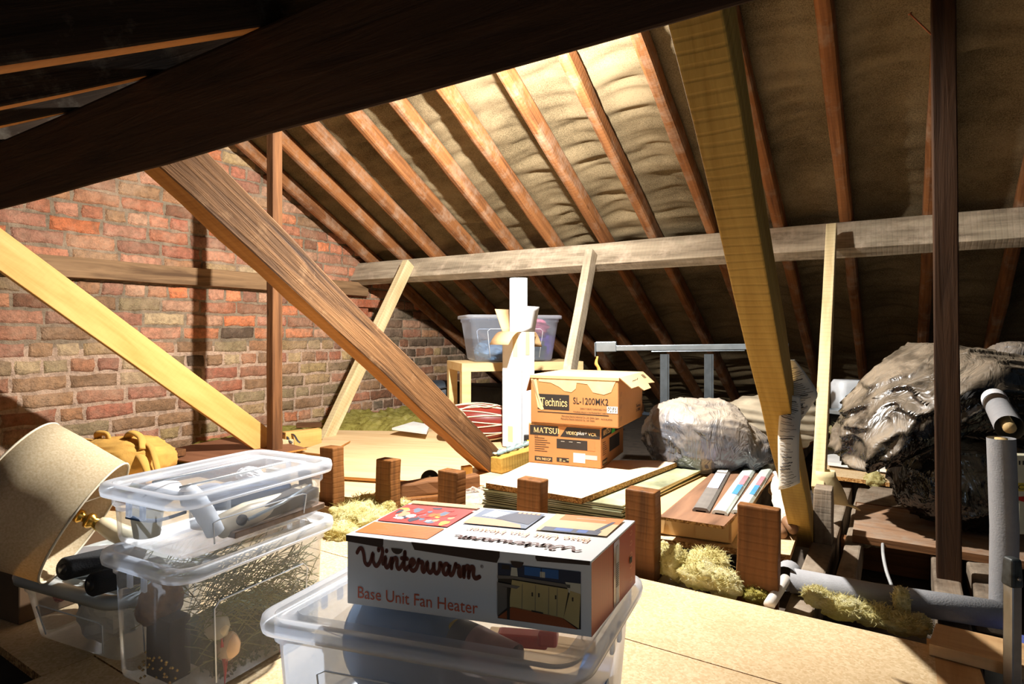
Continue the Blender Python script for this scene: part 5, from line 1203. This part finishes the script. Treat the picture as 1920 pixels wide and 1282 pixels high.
# lower bin contents: artificial pine garland
mb = MB(); r = random.Random(4)
M_PINE = plain('faded pine needles', (122, 120, 70), .8, 0, .35, 20)
for i in range(620):
    x, y = r.uniform(-.80, .84), r.choice((-1, -1, -1, 1, r.uniform(-1, 1))) * r.uniform(.62, .80)
    z = r.uniform(.12, .20) if r.random() < .8 else r.uniform(.05, .14)
    a = r.uniform(-.6, 1.0); Ln = r.uniform(.05, .13)
    p = inS(x, y, z); dv = RZ(srz) @ V((math.cos(a), r.uniform(-.18, .18), math.sin(a)))
    bend = V((0, 0, r.uniform(-.05, .02))); q = [p + dv * Ln * t_ + bend * t_ * t_ for t_ in (0, .35, .7, 1)]
    lim = lambda s_: s_ if s_.z < ZL - .016 else V((s_.x, s_.y, ZL - .016))
    loc_ok = all(abs((RZ(-srz) @ (s_ - V((sc_.x, sc_.y, 0)))).x) < sw * .45 and abs((RZ(-srz) @ (s_ - V((sc_.x, sc_.y, 0)))).y) < sd * .435 for s_ in q)
    if loc_ok: mb.tube([lim(s_) for s_ in q], .0009, 3, cap=False, smooth=False)
content('pine_garland', 'tangled artificial pine needles filling the lower stacked bin', 'garland', mb, M_PINE)['kind'] = 'stuff'
mb = MB(); r = random.Random(14)
for i in range(2600):
    x, y, z = r.uniform(-.45, .8), r.uniform(-.72, -.2), r.uniform(.012, .10)
    p = inS(x, y, z); s = .004
    e1 = V((r.uniform(-1, 1), r.uniform(-1, 1), r.uniform(-1, 1))).normalized() * s; e2 = V((r.uniform(-1, 1), r.uniform(-1, 1), r.uniform(-1, 1))).normalized() * s
    mb.add([p - e1, p + e2, p + e1, p - e2], [(0, 1, 2, 3)])
mb.box(inS(.14, -.05, .05), (.19, .10, .07), RZ(srz))
content('leaf_garland', 'dark green leaf garland in the bottom of the lower stacked bin', 'garland', mb, plain('dark green leaves', (52, 66, 34), .6, 0, .5, 40))['kind'] = 'stuff'
for nm, lab, pts, sd_ in (('ribbon', 'red ribbon bow beside the pale bauble in the lower bin', [(-.50, -.80, .085), (-.47, -.82, .05), (-.46, -.83, .02), (-.43, -.82, .06), (-.39, -.80, .085)], 1), ('ribbon', 'red ribbon at the right in the lower bin', [(.28, -.82, .02), (.38, -.83, .04), (.45, -.81, .065), (.36, -.80, .085), (.30, -.80, .06)], 2)):
    mb = MB(); q = bez([inS(a * .93, b2 * .93, c) for a, b2, c in pts], 5); mb.loft([[p + V((0, 0, -.013)), p + V((.005, 0, .013))] for p in q], 0, closed=False)
    content(nm, lab, 'ribbon', mb, plain('red ribbon', (206, 34, 40), .5), 'red ribbons in the lower bin', solid=.001)
mb = MB(); mb.lathe([(0, -.026), (.014, -.022), (.0215, -.008), (.020, .006), (.012, .020), (.005, .028), (0, .03)], Matrix.Translation(inS(-.36, -.72, .07)) @ Matrix.Rotation(.4, 4, 'Y'), 24); content('bauble', 'pale pear shaped bauble in the lower stacked bin', 'bauble', mb, plain('pale bauble', (222, 186, 150), .5))
mb = MB(); mb.lathe([(0, -.026), (.014, -.022), (.0215, -.008), (.020, .006), (.012, .020), (.005, .028), (0, .03)], Matrix.Translation(inS(-.47, -.68, .115)) @ Matrix.Rotation(-.3, 4, 'Y'), 24); content('bauble', 'beige bauble with a dark green cap, above the pale one', 'bauble', mb, plain('beige bauble', (186, 172, 146), .5))
mb = MB(); crumple(mb, inS(-.62, .30, .14), .03, .04, .04, 6, amp=.12); content('basket', 'round brown wicker ornament at the left of the lower bin', 'ornament', mb, plain('brown wicker', (122, 86, 50), .8, 0, .4, 60, .6))
mb = MB(); mb.box(inS(-.62, .1, .07), (.04, .07, .11), RZ(srz)); content('dark_box', 'dark brown box standing at the left end of the lower bin', 'box', mb, plain('dark brown card', (54, 40, 30), .7, 0, .3, 30), bevel=.002)
mb = MB(); r = random.Random(3)
for i in range(40):
    p = inS(-.84 + .02 * r.random(), r.uniform(-.6, .3), r.uniform(.015, .07)); mb.lathe([(0, -.003), (.003, 0), (0, .003)], Matrix.Translation(p), 6)
content('gold_beads', 'gold beads at the bottom left of the lower bin', 'beads', mb, plain('gold', (206, 162, 70), .25, .9))['kind'] = 'stuff'

# ---- small bin behind, with grey lid
ZS = .148
A_, B_ = P(8, 1070, z=ZS), P(222, 1128, z=ZS)
x_ = B_ - A_; rz3 = math.atan2(x_.y, x_.x); y3 = V((-math.sin(rz3), math.cos(rz3), 0)); w3, d3 = x_.length, .24
c3 = (A_ + B_) / 2 + y3 * d3 / 2
M_GLID = plain('grey plastic lid', (168, 172, 170), .35, 0, .03)
storage_bin('storage_bin', 'small clear bin with a grey lid at the lower left, below the lampshade', V((c3.x, c3.y, .001)), rz3, w3, d3, ZS - .001, taper=.84, r=.04, lid_mat=M_GLID)
def in3(x, y, z): return V((c3.x, c3.y, 0)) + RZ(rz3) @ V((x * w3 / 2, y * d3 / 2, z))
mb = MB(); crumple(mb, in3(.1, -.25, .06), .06, .05, .045, 5, amp=.3); content('plastic_bag', 'white plastic bag inside the small grey lidded bin', 'bag', mb, plain('white bag', (206, 204, 200), .4, 0, .1))
mb = MB(); crumple(mb, in3(-.62, -.45, .08), .014, .01, .01, 5, amp=.2); content('clip', 'small red clip inside the small grey lidded bin', 'clip', mb, M_RED)
mb = MB(); crumple(mb, in3(-.4, .2, .05), .05, .05, .04, 12, amp=.3); content('cloth', 'dark blue cloth inside the small grey lidded bin', 'cloth', mb, plain('dark cloth', (70, 90, 104), .9))
# dark carton in the corner
mb = MB(); mb.box((0, 0, .085), (.22, .2, .17)); tag(mb.build('carton', plain('dark carton', (96, 72, 48), .8, 0, .1), bevel=.003, M=Matrix.Translation(in3(-1.95, .3, 0)) @ Matrix.Rotation(rz3, 4, 'Z')), 'plain brown carton in the dark at the left edge', 'carton')
# ---- rowing grips on a grey plate
G = thing('exercise_handles', 'grey metal frame with two black foam grips lying on the grey bin lid', 'exercise handles', P(190, 1075, z=ZS + .03))
gl = G.location.copy()
def foam(a, b2, r_):
    mb = MB(); a, b2 = V(a) - gl, V(b2) - gl; e = (b2 - a).normalized()
    mb.tube([a, a + e * .004, b2 - e * .004, b2], [r_ * .86, r_, r_, r_ * .86], 24); o = mb.build('foam_grip', plain('black foam', (30, 31, 33), .95, 0, .15, 80, .6, bscale=300), G)
    mb = MB(); mb.tube([a - e * .002, a + e * .01], r_ * .45, 14); mb.build('tube_end', plain('dark steel', (60, 60, 62), .4, .8), o)
foam(P(118, 1067, D=1.10), P(262, 1032, D=1.25), .0205)
foam(P(170, 1097, D=1.08), P(300, 1062, D=1.2), .0205)
mb = MB()
for a, b2, c, e in (((90, 1064), (240, 1032), (240, 1018), (95, 1030)), ((130, 1082), (260, 1062), (260, 1040), (135, 1062))):
    mb.slab([P(*q, z=ZS + .006) - gl for q in (a, b2, c, e)], .004)
mb.build('frame_plate', plain('grey steel plate', (150, 158, 166), .35, .5, .08, 20), G, bevel=.001)
# ---- table lamp lying on its side
pr, pl_ = P(163, 976, D=1.19), P(18, 913, D=1.26)
Lm = thing('table_lamp', 'table lamp with a big cream drum shade lying on its side at the left', 'lamp', pr)
best = None
for k in range(200):
    q = P(18, 913, D=1.0 + k * .004); a_ = (pr - q).normalized(); tv = (V((0, 0, EYE)) - pr).normalized()
    e_ = abs(a_.dot(tv) - .20)
    if best is None or e_ < best[0]: best = (e_, q)
pl_ = best[1]
ax = (pl_ - pr); Ls = ax.length * 1.02; Ra = frame(ax.normalized(), V((.2, .1, 1)))
M4 = Ra.to_4x4() @ Matrix.Rotation(math.pi / 2, 4, 'Y')     # local z of lathe -> along the shade
R_ = .122
def shade_mat():
    t = NT('linen shade'); co = t.n('TexCoord').outputs['Object']
    n = t.noise(t.vec('MULTIPLY', co, (1, 1, 1)), 260.0, 2.0)
    col = t.ramp(n, [(.3, lin((196, 176, 140))), (.7, lin((222, 206, 174)))])
    d_ = t.n('BsdfDiffuse', {0: col}).outputs[0]; tl = t.n('BsdfTranslucent', {0: lin((216, 178, 116))}).outputs[0]
    t.t.links.new(t.n('MixShader', {0: .25, 1: d_, 2: tl}).outputs[0], t.out.inputs[0]); return t.m
mb = MB(); mb.lathe([(R_, 0), (R_ + .004, Ls * .33), (R_ + .009, Ls * .66), (R_ + .012, Ls)], M4, 64, cap0=False, cap1=False)
sh = mb.build('lamp_shade', shade_mat(), Lm, solid=.0018)
mb = MB()
for zz, rr in ((0, R_), (Ls, R_ + .012)): mb.tube([M4 @ V((rr * math.cos(a), rr * math.sin(a), zz)) for a in [2 * math.pi * i / 64 for i in range(65)]], .0022, 6)
mb.build('rim_trim', plain('cream trim', (226, 212, 184), .7), sh)
mb = MB()
for k in range(3): 
    a = 2 * math.pi * k / 3 + .5; mb.tube([M4 @ V((0, 0, .05)), M4 @ V((R_ * math.cos(a), R_ * math.sin(a), .02))], .0016, 6)
mb.build('shade_carrier', plain('white wire', (230, 228, 220), .4, .3), sh)
s0, s1, s2, s3 = P(142, 964, D=1.22) - pr, P(186, 980, D=1.22) - pr, P(215, 996, D=1.225) - pr, P(330, 1030, D=1.3) - pr
e = (s2 - s0).normalized(); Mx = frame(e).to_4x4() @ Matrix.Rotation(math.pi / 2, 4, 'Y'); Lb = (s1 - s0).length
mb = MB(); mb.lathe([(.010, -.05), (.010, 0), (.013, .004), (.013, .012), (.008, .016), (.008, .022), (.015, .026), (.015, .034), (.010, .040), (.013, Lb + .002)], Matrix.Translation(s0) @ Mx, 24); mb.build('brass_holder', plain('brass', (206, 162, 74), .22, .95, .06), Lm)
mb = MB(); mb.tube([s1, s1 + e * .012, s2, s2 + e * .05], [.012, .0165, .019, .021], 24); mb.build('lamp_stem', plain('cream stem', (228, 212, 176), .45), Lm)
# ---- mustard suede tool bag
c = P(216, 862, D=2.25)
Tb = thing('tool_bag', 'mustard suede tool bag with straps lying behind the lampshade', 'bag', c, YAW)
M_SUEDE = plain('mustard suede', (194, 148, 70), .9, 0, .14, 18, .35, bscale=200); M_PATCH = plain('orange suede patch', (222, 140, 46), .9, 0, .08, 18, .3, bscale=200)
sack('bag_body', None, V((.02, .02, .0)), (.17, .12, .085), 3.3, M_SUEDE, crease=.08, parent=Tb)
sack('bag_fold', None, V((-.13, -.02, .03)), (.09, .07, .05), 7.3, M_SUEDE, nu=60, nv=40, crease=.1, parent=Tb)
mb = MB(); L_ = []
for i in range(7):
    L_.append([V((-.09 + .095 * i / 6, -.105 - .02 * math.sin(math.pi * j / 5), .075 - .075 * j / 5)) for j in range(6)])
mb.loft(L_, 0, closed=False); mb.build('leather_patch', M_PATCH, Tb, solid=.004)
for k, pts in enumerate(([(-.06, .0, .07), (-.05, -.02, .10), (-.02, -.02, .10), (-.01, -.02, .08)], [(.04, 0, .07), (.08, -.03, .105), (.12, -.04, .09), (.14, -.06, .05)], [(.10, -.02, .07), (.16, -.05, .06), (.20, -.08, .0), (.215, -.09, -.05)], [(.11, -.05, .03), (.15, -.08, .02), (.18, -.09, -.03), (.19, -.10, -.06)])):
    mb = MB(); mb.tube(bez(pts, 6), [.013, .011, .011, .016][k] if k != 1 else .016, 12, flat=.6); mb.build('strap', M_SUEDE, Tb)
# ================================================================ LIGHT
def lamp(name, kind, loc, power, col=(1, 1, 1), size=.03, rot=None):
    d = bpy.data.lights.new(name, kind); d.energy = power; d.color = col
    if kind == 'AREA': d.shape = 'RECTANGLE'; d.size, d.size_y = size
    else: d.shadow_soft_size = size
    o = bpy.data.objects.new(name, d); COL.objects.link(o); o.location = loc
    if rot: o.rotation_euler = rot
    return o
LP = V((-1.04, 1.70, EYE + .862))
for nm, pw, ax, sz, bl in (('loft_lamp', 350, (-.58, .12, -.80), 180, 1.0), ('loft_lamp_upward', 175, (-.55, .45, .70), 180, 1.0), ('added_side_fill', 150, (.64, .40, -.66), 90, .75), ('added_front_fill', 80, (.28, -.60, -.75), 84, .8)):  # side and front spots are added fill, set at the inferred lamp
    sp = lamp(nm, 'SPOT', LP, pw, (1.0, .97, .92), .022)
    sp.data.spot_size = math.radians(sz); sp.data.spot_blend = bl
    sp.rotation_euler = V(ax).to_track_quat('-Z', 'Y').to_euler()
lamp('added_cool_fill', 'POINT', (.70, .15, .08), 3.8, (.72, .86, 1.0), .2)  # bluish fill added beside the camera, standing in for hatch daylight
w = bpy.data.worlds.new('world'); SC.world = w; w.use_nodes = True
w.node_tree.nodes['Background'].inputs[0].default_value = (.75, .87, 1.0, 1)
w.node_tree.nodes['Background'].inputs[1].default_value = .05
SC.view_settings.view_transform = 'Standard'
SC.view_settings.look = 'None'
SC.view_settings.exposure = 0.12
SC.view_settings.gamma = 1.0
SC.view_settings.use_curve_mapping = False
